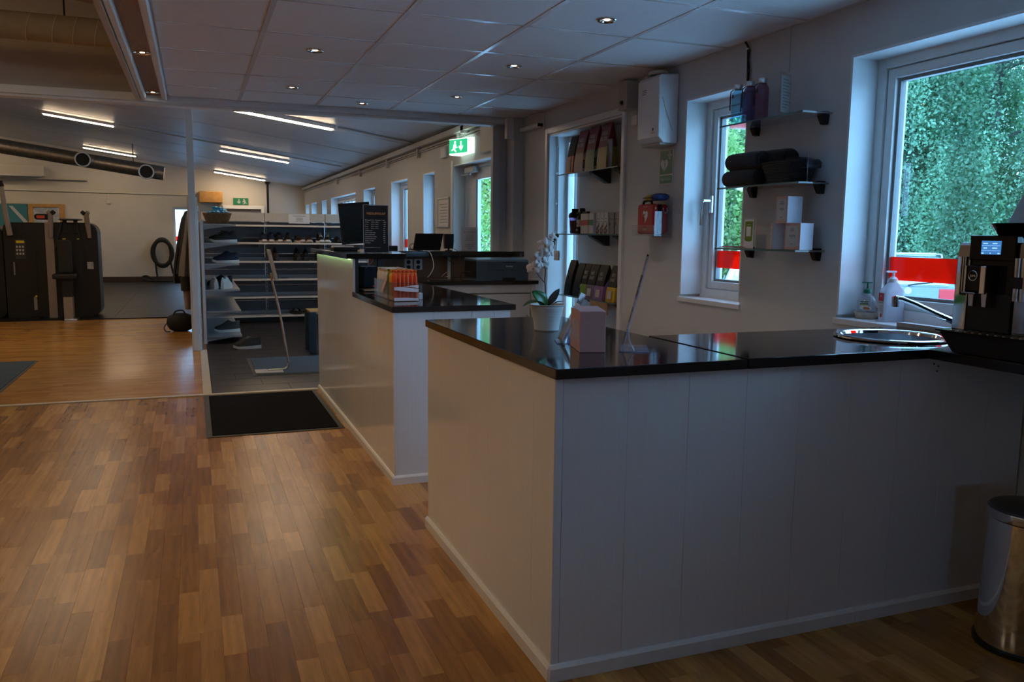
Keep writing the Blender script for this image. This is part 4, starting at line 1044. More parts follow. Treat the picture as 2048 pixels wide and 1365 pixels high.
# ------------------------------------------------------------------ defibrillator, its sign, towel dispenser
ae = thing('defibrillator_case', 'red defibrillator case with white heart in a clear wall holder', 'defibrillator', (2.64,4.48,1.26))
B().box(2.590,2.625,4.385,4.590,1.262,1.445).build('case_front', 'aed_red', ae, bevel=.016, world=True)
B().box(2.6255,2.645,4.388,4.587,1.265,1.442).build('zip_band', 'black_soft', ae, bevel=.006, world=True)
B().box(2.6455,2.690,4.387,4.588,1.264,1.443).build('case_back', 'aed_red', ae, bevel=.014, world=True)
B().tube([(2.615,4.56,1.440),(2.615,4.55,1.462),(2.615,4.49,1.468),(2.615,4.46,1.462),(2.615,4.45,1.440)], .008, 8).build('carry_handle', 'black_soft', ae, smooth=True, world=True)
heart = []
for i in range(40):
    a = 2*PI*i/40; hx = 16*math.sin(a)**3; hz = 13*math.cos(a)-5*math.cos(2*a)-2*math.cos(3*a)-math.cos(4*a); heart.append((hx/16, hz/16))
def heart_fill(x, y, z, w_, h, mat, parent, name='heart'):
    return B().add([(x, y-p[0]*w_, z+p[1]*h) for p in heart], [tuple(range(40))]).build(name, mat, parent, world=True)
hf = heart_fill(2.5893, 4.487, 1.372, .030, .044, 'aed_white', ae)
heart_fill(2.5889, 4.493, 1.366, .021, .030, 'aed_red', ae, 'heart_inner')
B().add([(2.5886,4.472,1.395),(2.5886,4.462,1.38),(2.5886,4.478,1.345),(2.5886,4.487,1.332),(2.5886,4.490,1.36),(2.5886,4.500,1.372),(2.5886,4.486,1.378)], [tuple(range(7))]).build('figure', 'aed_white', ae, world=True)
write('PHILIPS', .016, (2.5893,4.487,1.291), (0,-1,0), (0,0,1), 'aed_white', ae, bold=.0003)
write('HEARTSTART', .008, (2.5893,4.487,1.428), (0,-1,0), (0,0,1), 'aed_white', ae)
B().tube([(2.60,4.384,1.425),(2.60,4.381,1.418),(2.60,4.384,1.410)], .004, 6).build('eyelet', 'chrome', ae, smooth=True, world=True)
B().tube([(2.65,4.384,1.42),(2.652,4.375,1.40),(2.664,4.372,1.385),(2.676,4.375,1.40),(2.678,4.384,1.42)], .0028, 6).build('clip', 'chrome', ae, smooth=True, world=True)
hd = thing('wall_holder', 'clear acrylic wall holder carrying the red defibrillator case', 'wall holder', (2.64,4.48,1.25))
wbox('back_plate', 'acrylic', 2.694, 2.6985, 4.352, 4.625, 1.245, 1.455, hd)
wbox('floor_plate', 'acrylic_edge', 2.578, 2.694, 4.352, 4.625, 1.252, 1.2565, hd)
wbox('front_plate', 'acrylic', 2.575, 2.578, 4.352, 4.625, 1.252, 1.315, hd)
wbox('front_edge', 'acrylic_edge', 2.5745, 2.5785, 4.352, 4.625, 1.315, 1.3165, hd)
wbox('side_plate', 'acrylic', 2.578, 2.694, 4.352, 4.355, 1.252, 1.40, hd)
pu = thing('first_aid_pouch', 'blue and yellow pouch lying on top of the defibrillator case', 'pouch', (2.64,4.44,1.462))
def pillow(rx, ry, rz, c, e=.55, n=24):
    rings = []
    for k in range(9):
        t_ = -PI/2+PI*k/8; q = max(math.cos(t_), .05)**.6
        rings.append([(c[0]+rx*q*math.copysign(abs(math.cos(a))**e, math.cos(a)), c[1]+ry*q*math.copysign(abs(math.sin(a))**e, math.sin(a)), c[2]+rz*math.sin(t_)) for a in [2*PI*i/n for i in range(n)]])
    return B().loft(rings)
pillow(.045,.055,.022,(0,-.035,.024)).build('blue_half', 'pouch_blue', pu, smooth=True)
pillow(.044,.050,.019,(0,.045,.021)).build('yellow_half', 'pouch_yellow', pu, smooth=True)
B().tube([(-.047,-.03,.022),(-.048,.03,.02),(-.045,.09,.02)], .003, 6).build('zip', 'black_plastic', pu, smooth=True)
sg = thing('defibrillator_sign', 'green defibrillator wall sign with heart, bolt and cross', 'sign', (2.699,4.438,1.57))
wbox('plate', 'aed_white', 2.695, 2.6995, 4.362, 4.514, 1.565, 1.772, sg)
wbox('green_field', 'sign_green', 2.6942, 2.695, 4.368, 4.508, 1.626, 1.766, sg)
wbox('green_field', 'sign_green', 2.6942, 2.695, 4.368, 4.508, 1.571, 1.618, sg)
heart_fill(2.6936, 4.456, 1.682, .043, .042, 'aed_white', sg)
B().add([(2.6932,4.462,1.705),(2.6932,4.455,1.682),(2.6932,4.450,1.684),(2.6932,4.452,1.66),(2.6932,4.456,1.646),(2.6932,4.4465,1.66),(2.6932,4.442,1.694),(2.6932,4.448,1.688)], [tuple(range(8))]).build('bolt', 'sign_green', sg, world=True)
b = B().box(2.6934,2.694,4.392,4.404,1.712,1.762); b.box(2.6934,2.694,4.375,4.421,1.731,1.744); b.build('cross', 'aed_white', sg, world=True)
write('Hjärtstartare', .0225, (2.6936,4.438,1.595), (0,-1,0), (0,0,1), 'aed_white', sg, sx=.95)
dp = thing('towel_dispenser', 'white paper towel dispenser high on the wall', 'dispenser', (2.63,4.45,1.81))
B().prism([(2.698,1.80),(2.60,1.80),(2.565,1.835),(2.562,2.17),(2.575,2.19),(2.698,2.20)], 'y', 4.325, 4.575).build('housing', 'white_plastic', dp, bevel=.008, world=True)
wbox('chin', 'light_grey', 2.585, 2.695, 4.34, 4.56, 1.788, 1.80, dp, bevel=.004)
for k, (y, z) in enumerate(((4.50,2.115),(4.497,2.104),(4.50,2.093))): wbox('print_line', 'ink', 2.5615, 2.5625, y-.028+.004*k, y+.02, z, z+.0035, dp)
wbox('badge', 'leather_brown', 2.5628, 2.5640, 4.378, 4.392, 1.872, 1.886, dp)
write('Katrin', .016, (2.5635,4.385,1.860), (0,-1,0), (0,0,1), 'film_label_red', dp)
B().tube([(2.66,4.324,1.87),(2.62,4.323,1.96),(2.585,4.324,2.06)], .0012, 5).build('mould_line', 'grey_plastic', dp, world=True)
tag(B().lathe([(.05,0),(.06,.004),(.058,.02),(.001,.024)], (2.62,4.44,2.201), 24).build('cable_coil', 'cream_plastic', smooth=True), 'round cable box lying on the towel dispenser', 'junction box')
bx = thing('alarm_box', 'grey motion sensor box beside the towel dispenser', 'sensor', (2.65,4.87,2.05))
wbox('housing', 'light_grey', 2.605, 2.698, 4.80, 4.905, 2.055, 2.235, bx, bevel=.006)
B().ball((2.603,4.852,2.10), .014, .016, .014, 12, 8).build('lens', 'black_plastic', bx, smooth=True, world=True)
jb = thing('junction_box', 'small white junction box with cables under the sensor', 'junction box', (2.68,4.79,1.96))
wbox('housing', 'white_plastic', 2.665, 2.698, 4.765, 4.835, 1.955, 2.02, jb, bevel=.005)
B().tube([(2.685,4.80,2.02),(2.685,4.795,2.05),(2.68,4.83,2.056)], .005, 6).build('cable', 'cable_white', jb, smooth=True, world=True)
B().tube([(2.685,4.79,1.955),(2.685,4.77,1.925),(2.685,4.72,1.92),(2.685,4.69,1.935),(2.685,4.685,1.97)], .005, 6).build('cable', 'cable_white', jb, smooth=True, world=True)
tag(wbox('cable_channel', 'white_plastic', 2.672, 2.699, 4.655, 4.69, 1.93, 2.24, bevel=.003), 'vertical white cable channel left of the towel dispenser', 'cable channel')
cb = thing('wall_cable', 'black cable dropping from the ceiling above the narrow window', 'cable', (2.69,3.665,2.04))
B().tube([(2.685,3.69,2.247),(2.69,3.672,2.22),(2.69,3.668,2.15),(2.69,3.664,2.05)], .006, 6).build('cord', 'cable_black', cb, smooth=True, world=True)
B().tube([(2.685,3.685,2.246),(2.69,3.655,2.20),(2.69,3.662,2.15),(2.69,3.650,2.10),(2.69,3.655,2.05)], .003, 6).build('cord', 'cable_black', cb, smooth=True, world=True)
B().box(2.682,2.694,3.66,3.68,2.205,2.213).build('clip', 'white_plastic', cb, world=True)
nc = thing('niche_cable', 'white cable clipped down the side of the shelf niche', 'cable', (2.70,6.26,1.2))
B().tube([(2.675,6.62,2.235),(2.675,6.40,2.238),(2.675,6.31,2.225),(2.675,6.30,2.13),(2.69,6.30,2.08),(2.72,6.217,2.06),(2.765,6.217,2.04),(2.775,6.217,1.95),(2.775,6.217,1.30),(2.77,6.217,1.13)], .007, 8).build('cord', 'cable_white', nc, smooth=True, world=True)
for z in (1.95,1.74,1.50,1.25): B().box(2.755,2.785,6.213,6.22,z,z+.012).build('clip', 'white_plastic', nc, world=True)
sw = thing('light_switch', 'white rocker switch at the niche edge', 'switch', (2.69,6.03,1.09))
wbox('plate', 'white_plastic', 2.68, 2.70, 6.145, 6.225, 1.05, 1.13, sw, bevel=.003)
wbox('rocker', 'white_plastic', 2.674, 2.68, 6.16, 6.21, 1.065, 1.115, sw, bevel=.002)
sw.location = (2.715,5.93,1.09)
pj = thing('trunking_box', 'white trunking box at the top of the pier', 'cable trunking', (2.57,6.82,2.1))
wbox('housing', 'frame_white', 2.545, 2.609, 6.80, 6.859, 2.07, 2.248, pj, bevel=.003)
tag(wbox('sensor_arm', 'frame_white', 2.64, 2.69, 6.35, 6.74, 2.125, 2.155, bevel=.004), 'short white bar on the wall below the ceiling corner', 'bracket')
wbox('cap', 'black_plastic', 2.642, 2.688, 6.345, 6.35, 2.128, 2.152, bpy.data.objects['sensor_arm'])

# ------------------------------------------------------------------ niche shelves and goods
def niche_shelf(z, label):
    t = thing('niche_shelf', label, 'shelf', (2.76,5.5,z))
    wbox('glass_plate', 'shelf_glass', 2.665, 2.853, 5.005, 5.985, z-.004, z+.004, t)
    wbox('polished_edge', 'glass_edge', 2.6635, 2.665, 5.005, 5.985, z-.004, z+.004, t)
    for y in (5.10, 5.48):
        B().prism([(2.854,z-.0045),(2.70,z-.0045),(2.71,z-.018),(2.83,z-.082),(2.854,z-.082)], 'y', y-.03, y+.03).build('bracket', 'dark_grey_plastic', t, bevel=.003, world=True)
    return t
niche_shelf(1.712, 'top niche shelf with red protein bags')
niche_shelf(1.258, 'middle niche shelf with shaker and tubs')
niche_shelf(.788, 'bottom niche shelf with black coffee bags')
def pouch(loc, w_, d_, h, up_mat, low_mat, split, label, group, side_mat=None, rz=0.0, lean=.0, name='snack_pouch', txt=None, tmat='print_pale', panel=None, tsize=.04):
    """stand-up bag: wide face towards the room (-x), width along y"""
    t = thing(name, label, 'bag', loc, rz=rz, group=group)
    def ring(f):
        dd_ = d_*(1-f)**.75*(.92+.5*f*(1-f)*2)+.006; ww = w_*(1-.05*f)+.004*math.sin(f*9); lx = lean*f*h
        return [(-dd_/2+lx, -ww/2*.92, f*h), (-dd_/2*1.06+lx, 0, f*h), (-dd_/2+lx, ww/2*.92, f*h), (lx, ww/2, f*h), (dd_/2+lx, ww/2*.92, f*h), (dd_/2+lx, -ww/2*.92, f*h), (lx, -ww/2, f*h)]
    lo_ = [split*k/5 for k in range(6)]; hi_ = [split+(1-split)*k/6 for k in range(7)]
    B().loft([ring(f) for f in lo_], True, False).build('lower_bag', low_mat, t, smooth=True)
    B().loft([ring(f) for f in hi_], False, True).build('upper_bag', up_mat, t, smooth=True)
    if side_mat:      # gusset print on the near side
        q0, q1, q2 = ring(.02), ring(.35), ring(.62)
        e = .0012
        B().add([(q0[0][0],q0[0][1]-e,q0[0][2]),(q0[6][0],q0[6][1]-e,q0[6][2]),(q1[6][0],q1[6][1]-e,q1[6][2]),(q2[6][0],q2[6][1]-e,q2[6][2]),(q1[0][0],q1[0][1]-e,q1[0][2])], [(0,1,2,3,4)]).build('gusset', side_mat, t)
    if txt:
        z = (split+(1-split)*.45)*h; f = z/h; r = ring(f); r2 = ring(min(f+.1, 1)); upv = Vector((r2[1][0]-r[1][0], 0, .1*h))
        for i, ln in enumerate(txt):
            zz = z+(len(txt)/2-.5-i)*tsize*.95
            rr = ring(zz/h); write(ln, tsize, (rr[1][0]-.0035, 0, zz), (0,-1,0), tuple(upv), tmat, t, sx=.62, bold=.0004, world=False)
    if panel:
        r0, r1 = ring(panel[0]), ring(panel[1]); e = .004; pw = w_*panel[3]
        B().add([(r0[1][0]-e,pw,r0[1][2]),(r0[1][0]-e,-pw,r0[1][2]),(r1[1][0]-e,-pw,r1[1][2]),(r1[1][0]-e,pw,r1[1][2])], [(0,1,2,3)]).build('label_panel', panel[2], t)
    return t
Z = 1.7165
pouch((2.745,5.84,Z), .13, .10, .285, 'bag_black', 'bag_orange', .46, 'far black and orange bag on the top niche shelf', 'protein bags', panel=(.05,.42,'bag_mauve',.22))
pouch((2.735,5.66,Z), .16, .10, .305, 'bag_red', 'bag_mauve', .45, 'red and mauve protein bag on the top niche shelf', 'protein bags', side_mat='wrap_pink', txt=('VASSLE','PROTEIN'))
pouch((2.735,5.475,Z), .155, .10, .315, 'bag_red', 'bag_green', .47, 'red and dark green protein bag in the middle of the top shelf', 'protein bags', side_mat='bag_mint', txt=('VASSLE','PROTEIN'))
pouch((2.735,5.285,Z), .155, .10, .315, 'bag_red', 'bag_ochre', .47, 'red and ochre protein bag nearest on the top shelf', 'protein bags', side_mat='bag_sand', txt=('VASSLE','PROTEIN'))
tag(B().box(2.70,2.706,5.16,5.235,Z,Z+.195).build('blank_sign', 'acrylic_edge'), 'blank pale sign standing before the ochre bag', 'sign')
Z = 1.2625
shk = thing('shaker_cup', 'smoky shaker cup with black lid on the middle niche shelf', 'shaker', (2.735,5.80,Z))
B().lathe([(.001,0),(.034,0),(.038,.01),(.045,.12),(.046,.125)], n=26).build('cup', 'bottle_purple', shk, smooth=True)
B().lathe([(.001,.004),(.033,.004),(.040,.10),(.001,.10)], n=26).build('powder', 'shaker_liquid', shk, smooth=True)
sl = B().lathe([(.049,.122),(.049,.146),(.040,.156),(.026,.166),(.026,.190),(.001,.192)], n=26).build('lid', 'black_plastic', shk, smooth=True)
B().box(-.012,.012,-.075,-.02,.146,.162).build('flip_tab', 'black_plastic', sl, bevel=.003)
tb = thing('supplement_bottle', 'black supplement bottle with flip cap next to the shaker', 'bottle', (2.735,5.672,Z))
B().lathe([(.001,0),(.040,0),(.042,.004),(.042,.125),(.036,.135),(.022,.142)], n=26).build('bottle', 'bag_black', tb, smooth=True)
tl_ = B().lathe([(.026,.142),(.026,.162),(.022,.165),(.022,.190),(.001,.192)], n=24).build('cap', 'black_plastic', tb, smooth=True)
B().box(-.012,.012,-.105,-.02,.150,.165).build('flip_tab', 'black_plastic', tl_, bevel=.003)
def wrap_band(r, z0, z1, a0, a1, n=14):
    return B().loft([[(-r*math.cos(a0+(a1-a0)*i/n), r*math.sin(a0+(a1-a0)*i/n), z) for i in range(n+1)] for z in (z0, z1)], False, False, closed=False)
wrap_band(.0426,.052,.105,-1.1,1.1).build('label', 'print_pale', tb)
wrap_band(.0429,.068,.080,-.2,1.05).build('label_stripe', 'bag_green', tb)
write('pro', .028, (-.0435,.004,.030), (0,-1,0), (0,0,1), 'print_pale', tb, bold=.0004, world=False)
tub = thing('drink_tub', 'pale tub with wide red band on the middle niche shelf', 'tub', (2.735,5.535,Z))
B().prism([(-.05,0),(-.05,.148),(.05,.148),(.05,0)], 'y', -.068, .068).build('body', 'tub_white', tub, bevel=.008)
B().box(-.0512,-.0502,-.062,.066,.062,.100).build('band', 'tub_red', tub); B().box(-.051,.051,-.0692,-.0684,.062,.100).build('band', 'tub_red', tub)
B().box(-.0506,-.0501,.036,.044,.02,.05).build('print_bar', 'print_pale', tub)
tub2 = thing('drink_tub', 'pale tub with green band beside the red banded tub', 'tub', (2.735,5.418,Z))
B().box(-.05,.05,-.034,.045,0,.152).build('body', 'tub_white', tub2, bevel=.008)
B().box(-.0512,-.0502,-.030,.042,.062,.102).build('band', 'tub_green', tub2)
for k in range(3):
    t = thing('berry_carton', 'white carton with dark berries, %s of the three on the middle shelf' % ('farthest','middle one','nearest')[k], 'carton', (2.735,5.345-.062*k,Z), group='berry cartons')
    B().box(-.035,.035,-.028,.028,0,.152).build('carton', 'tub_white', t, bevel=.003)
    for q, (y, z) in enumerate(((-.01,.055),(.012,.035),(-.014,.025),(.0,.045),(.014,.012),(-.006,.01))): B().ball((-.0352,y,z), .0012, .012, .012, 10, 6).build('berry_print', 'berry_brown', t, smooth=True)
    B().box(-.0358,-.0351,-.016,.010,.105,.109).build('print_line', 'ink', t); B().box(-.0358,-.0351,-.014,.014,.085,.088).build('print_line', 'ink', t)
    B().add([(-.0356,-.022,.085),(-.0356,-.010,.072),(-.0356,-.022,.060)], [(0,1,2)]).build('corner_print', 'berry_brown', t)
for k in range(2):
    t = thing('grey_carton', ('grey carton third from the niche edge','grey carton at the near end of the middle shelf')[k], 'carton', (2.745,5.155-.085*k,Z), group='grey cartons on the middle shelf')
    B().box(-.035,.035,-.034,.034,0,.150).build('carton', 'print_grey', t, bevel=.003)
    B().box(-.0358,-.0351,-.03,.03,.10,.104).build('print_line', 'ink', t)
    B().add([(-.0356,.030,.085),(-.0356,.012,.070),(-.0356,.030,.048)], [(0,1,2)]).build('corner_print', 'berry_brown', t)
Z = .7925
def coffee(y, low, gus, label, txt=True, panel=True, x=2.735, w_=.14, h=.25):
    pouch((x,y,Z), w_, .10, h, 'bag_black', low, .40, label, 'coffee bags', side_mat=gus, name='coffee_bag', txt=('MILK','SHAKE') if txt else None, tmat='print_grey', panel=(.08,.30,'print_pale',.22) if panel else None, tsize=.036, lean=.04)
coffee(5.815, 'bag_black', None, 'plain black bag at the far end of the bottom niche shelf', False, False, w_=.12, h=.27)
coffee(5.66, 'bag_black', 'print_pale', 'black bag with gold print second from the far end', False, False, w_=.12)
coffee(5.545, 'bag_lime', 'bag_lime', 'black and lime green bag on the bottom niche shelf', True, False, w_=.10)
coffee(5.43, 'bag_plum', 'bag_lilacgrey', 'black and plum bag on the bottom niche shelf')
coffee(5.29, 'bag_grape', 'bag_grape', 'black and grape purple bag on the bottom niche shelf')
coffee(5.135, 'bag_yellow', 'bag_yellow', 'black and yellow bag nearest on the bottom niche shelf', x=2.75)
tag(B().prism([(2.66,.785),(2.665,.70),(2.672,.70),(2.667,.785)], 'y', 5.10, 5.36).build('cardboard_flap', 'cardboard'), 'brown cardboard piece under the bottom niche shelf', 'cardboard')
# ================================================================== things on the reception desk
US = 1.1275
mo = thing('monitor', 'black computer monitor tilted back on the raised shelf', 'monitor', (1.06,5.93,US))
def tilted(o_, lean): o_.rotation_euler = (lean, 0, .12); return o_
sc1 = B().box(-.075,.145,-.008,.008,.045,.335).build('bezel', 'black_plastic', mo, bevel=.004)
B().box(-.062,.132,-.0092,-.008,.062,.322).build('screen', 'screen_dark', sc1)
for o_ in (sc1,): o_.rotation_euler = (-.08, -.085, -.10)
B().tube([(-.055,.09,.008),(-.035,.05,.10),(-.01,.02,.19)], .009, 8).build('stand_arm', 'steel', mo, smooth=True)
B().tube([(.11,.09,.008),(.10,.05,.08),(.09,.02,.16)], .009, 8).build('stand_arm', 'steel', mo, smooth=True)
B().box(-.10,.14,.07,.11,0,.010).build('foot', 'steel', mo, bevel=.004)
kb = thing('paper_tray', 'black tray with papers under the monitor', 'tray', (1.0,5.95,US))
B().box(-.09,.09,-.10,.05,.0,.022).build('tray', 'black_plastic', kb, bevel=.004)
B().box(-.085,.06,-.04,.04,.0225,.032).build('papers', 'paper', kb)
bk_ = thing('desk_papers', 'white papers beside the monitor foot', 'papers', (1.12,5.72,US))
B().box(-.06,.06,-.05,.05,.0,.006).build('sheet_stack', 'paper', bk_); B().box(-.05,.02,-.04,.045,.0062,.009).build('top_sheet', 'lilac_card', bk_)
mn = thing('price_board', 'black membership price board in a clear stand', 'price board', (1.065,5.20,US), rz=.02)
mn.location = (1.065,5.16,US)
B().box(-.078,.078,-.0025,.0025,.0,.298).build('clear_sheet', 'acrylic', mn)
B().box(-.080,-.0775,-.004,.004,.0,.298).build('sheet_edge', 'acrylic_edge', mn); B().box(.0775,.080,-.004,.004,.0,.298).build('sheet_edge', 'acrylic_edge', mn)
B().box(-.0775,.0775,-.004,.004,.2965,.299).build('sheet_edge', 'acrylic_edge', mn)
B().box(-.075,.075,-.0045,-.0026,.004,.294).build('poster', 'menu_black', mn)
B().box(-.078,.078,-.002,.06,0,.003).build('foot', 'acrylic', mn)
def mw_(txt, size, x, z, mat, al='LEFT'): write(txt, size, (x,-.0049,z), (1,0,0), (0,0,1), mat, mn, align=al, world=False)
mw_('MEDLEMSKAP', .0195, 0, .243, 'menu_orange', 'CENTER')
rows = [('Bindningstid  Pris   Månadspris  Totalt',''),('12 mån.      499 kr  399 kr','4788'),('6 mån.       549 kr  449 kr','3294'),('3 mån.       599 kr  499 kr','1797'),('1 mån.       699 kr  599 kr','699'),
        ('Autogiro gym','399'),('Studentmedlemskap','349'),('Seniormedlemskap','349'),('Gruppträning och gym','449'),('Endast gruppträning','299'),('Dagpass träning','120'),('Startavgift','199')]
for i, (a, b) in enumerate(rows):
    mw_(a, .0082, -.070, .203-i*.0127, 'menu_text'); 
    if b: mw_(b, .0082, .045, .203-i*.0127, 'menu_text')
mw_('Samtliga priser gäller från och med i år', .0062, -.070, .034, 'menu_text')

tag(B().box(1.43,1.525,6.54,6.60,1.1105,1.152).build('card_reader', 'black_plastic', bevel=.004), 'small black box on the ledge beside the price board', 'card terminal')
lp = thing('laptop', 'black open laptop seen from behind on the back ledge', 'laptop', (1.78,6.60,1.1105))
B().box(-.12,.11,-.02,.14,.004,.018).build('base', 'dark_grey_plastic', lp, bevel=.003)
B().add([(-.125,-.035,.012),(.105,-.035,.012),(.120,-.072,.142),(-.112,-.072,.142),(-.125,-.029,.012),(.105,-.029,.012),(.120,-.066,.142),(-.112,-.066,.142)],
        [(0,3,2,1),(4,5,6,7),(0,1,5,4),(1,2,6,5),(2,3,7,6),(3,0,4,7)]).build('lid', 'black_plastic', lp, bevel=.002)
spk = thing('desk_speaker', 'small black loudspeaker beside the laptop', 'speaker', (1.965,6.60,1.1105))
B().loft([rrect(.036,.03,.020,.4),rrect(.040,.035,.08,.4),rrect(.041,.035,.140,.4)]).build('cabinet', 'black_plastic', spk, smooth=True)
B().loft([rrect(.030,.03,0,.6),rrect(.028,.028,.008,.6)]).build('foot', 'black_plastic', spk, smooth=True)
B().cyl((0,0,.006),(0,0,.024), .008).build('neck', 'black_plastic', spk)
ns = thing('notice_stand', 'pale printed notice in a clear stand on the back ledge', 'notice', (2.168,6.66,1.1105))
B().box(-.070,.070,-.002,.002,0,.198).build('sheet', 'light_grey', ns); B().box(-.072,.074,-.004,-.0025,0,.199).build('cover', 'acrylic', ns); B().box(-.07,.07,0,.05,0,.003).build('foot', 'acrylic', ns)
for i, (tx, z) in enumerate((('Andra Posten/Bokning',.158),('Det finns flera',.125),('erbjudanden på',.108),('plattan hos Gunn.',.091),('Vid frågor eller',.055),('öppettider gäller',.039),('helgen',.022))):
    write(tx, .0125, (0,-.0046,z), (1,0,0), (0,0,1), 'ink', ns, world=False, sx=.92)
pr = thing('printer', 'dark blue grey laser printer on the back worktop', 'printer', (2.22,6.14,TOP))
B().prism([(-.17,0),(-.17,.150),(-.16,.165),(.15,.172),(.16,.165),(.16,0)], 'x', -.215, .205).build('case', 'printer_blue', pr, bevel=.006)
B().box(-.14,.20,-.1735,-.1705,.085,.150).build('front_cover', 'printer_blue', pr, bevel=.002)
dw_ = B().box(-.14,.20,-.1735,-.1705,.005,.080).build('paper_drawer', 'printer_blue', pr, bevel=.002)
B().box(-.01,.095,-.1750,-.1735,.004,.026).build('drawer_grip', 'black_plastic', dw_, bevel=.001)
B().box(-.01,.10,-.1745,-.1705,.140,.146).build('output_slot', 'black_plastic', pr)
write('brother', .017, (.045,-.1750,.113), (1,0,0), (0,0,1), 'white_plastic', pr, bold=.0004, world=False)
B().box(-.2165,-.2150,-.15,.14,.02,.15).build('side_panel', 'black_plastic', pr)
def cord(name, pts, r, mat, label): return tag(B().tube(pts, r, 6).build(name, mat, smooth=True), label, 'cable')
def bez(pts, n=8):
    out = []
    P_ = [Vector(p) for p in pts]; P_ = [P_[0]]+P_+[P_[-1]]
    for i in range(1, len(P_)-2):
        for k in range(n):
            t = k/n; a, b, c, d = P_[i-1], P_[i], P_[i+1], P_[i+2]
            out.append(.5*((2*b)+(c-a)*t+(2*a-5*b+4*c-d)*t*t+(3*b-a-3*c+d)*t**3))
    out.append(P_[-2]); return out
cord('printer_cable', bez([(2.0,6.05,.95),(1.96,6.05,.965),(1.925,6.1,.955),(1.91,6.1,.925),(1.93,6.1,.902),(2.0,6.0,.900)]), .004, 'cable_black', 'black cable looping from the printer side')
cord('desk_cable', bez([(1.68,6.15,.90),(1.80,6.12,.90),(1.90,6.2,.90),(2.02,6.13,.90),(2.10,5.985,.899),(2.3,5.97,.899)]), .0035, 'cable_black', 'black cable lying before the printer')
cord('laptop_cable', bez([(1.66,6.52,1.16),(1.63,6.50,1.17),(1.61,6.49,1.15),(1.625,6.49,1.125),(1.66,6.49,1.115),(1.70,6.5,1.114)]), .0025, 'cable_black', 'thin black cable at the left side of the laptop')
cord('white_cable', bez([(1.74,6.50,1.116),(1.775,6.485,1.10),(1.79,6.45,1.04),(1.785,6.42,.98),(1.755,6.40,.93),(1.73,6.40,.905)]), .003, 'cable_white', 'white cable hanging from the ledge by the laptop')
cord('charger_cable', bez([(1.86,6.45,.905),(1.90,6.45,.94),(1.925,6.45,.945),(1.92,6.45,.915),(1.88,6.44,.902)]), .002, 'cable_white', 'white charger cable coiled on the back worktop')
cord('speaker_cable', bez([(2.0,6.55,1.13),(2.03,6.50,1.09),(2.02,6.48,1.03),(1.98,6.48,1.01),(1.93,6.48,1.04)]), .0025, 'cable_black', 'black cable looping below the loudspeaker')
for k, x in enumerate((1.70,1.62)):
    t = thing('wall_socket', ('white wall socket under the ledge by the white cable','white wall socket under the ledge, left one')[k], 'socket', (x,6.583,1.0))
    B().box(-.035,.035,-.010,0,-.045,.045).build('plate', 'white_plastic', t, bevel=.004)
    for z in (.02,-.02): B().lathe([(.016,0),(.016,.004),(.001,.004)], n=18).build('outlet', 'black_plastic', t)
    for c in t.children:
        if c.name.startswith('outlet'):
            c.rotation_euler = (PI/2, 0, 0); c.location = (0, -.008, .02 if c.name == [q.name for q in t.children if q.name.startswith('outlet')][0] else -.02)
pcx = thing('desk_computer', 'black computer case under the raised shelf', 'computer', (1.09,5.45,TOP))
B().box(-.07,.07,-.09,.16,.0,.135).build('case', 'black_plastic', pcx, bevel=.004)
B().box(-.075,.02,-.06,-.01,.1355,.142).build('card', 'white_plastic', pcx)
cord('shelf_cord', bez([(1.0,5.25,1.09),(1.03,5.24,1.06),(1.01,5.22,1.03),(1.045,5.20,1.07),(1.06,5.22,1.09)]), .0022, 'cable_white', 'pale cord hanging under the raised shelf')
bb = thing('clipboard', 'tan clipboard with red pen on the desk worktop', 'clipboard', (1.045,5.10,TOP))
B().box(-.09,.09,-.10,.10,0,.006).build('board', 'black_plastic', bb, bevel=.002); B().box(-.085,.06,-.09,.08,.0062,.010).build('paper', 'tan_board', bb)
B().cyl((-.02,-.02,.03),(.06,-.06,.014), .004).build('pen', 'red_plastic', bb)
# snack box
sb = thing('snack_box', 'clear acrylic box full of wrapped snack packets', 'display box', (1.035,4.50,TOP))
for nm, a in (('front_plate',(-.068,.068,-.252,-.249,.0,.098)),('back_plate',(-.068,.068,.249,.252,.0,.098)),('side_plate',(-.068,-.065,-.249,.249,.0,.098)),('side_plate',(.065,.068,-.249,.249,.0,.098)),('floor_plate',(-.065,.065,-.249,.249,.0,.003))):
    B().box(*a).build(nm, 'acrylic', sb)
B().box(-.0685,.0685,-.2525,-.2485,.0975,.0985).build('rim', 'acrylic_edge', sb)
w1 = [(-.066,.075),(-.03,.076),(.0,.074),(.03,.070),(.066,.066),(.066,.048),(.03,.050),(0,.052),(-.03,.055),(-.066,.060)]
w2 = [(-.02,.078),(.02,.083),(.066,.086),(.066,.070),(.03,.074),(.0,.0775)]
w3_ = [(-.066,.003),(.066,.003),(.066,.016),(.03,.018),(0,.020),(-.066,.020)]
wv_ = B()
for pl in (w1, w2, w3_): wv_.add([(p[0], -.2532, p[1]) for p in pl], [tuple(range(len(pl)))[::-1]])
wv_.build('wave_print', 'carrot_band', sb)
B().add([(-.0695,-.06,.118),(-.0695,-.10,.112),(-.0695,.01,.035),(-.0695,.045,.030),(-.0695,.06,.040)], [(0,1,2,3,4)]).build('price_tag', 'wrap_pink', sb)
pk = {}
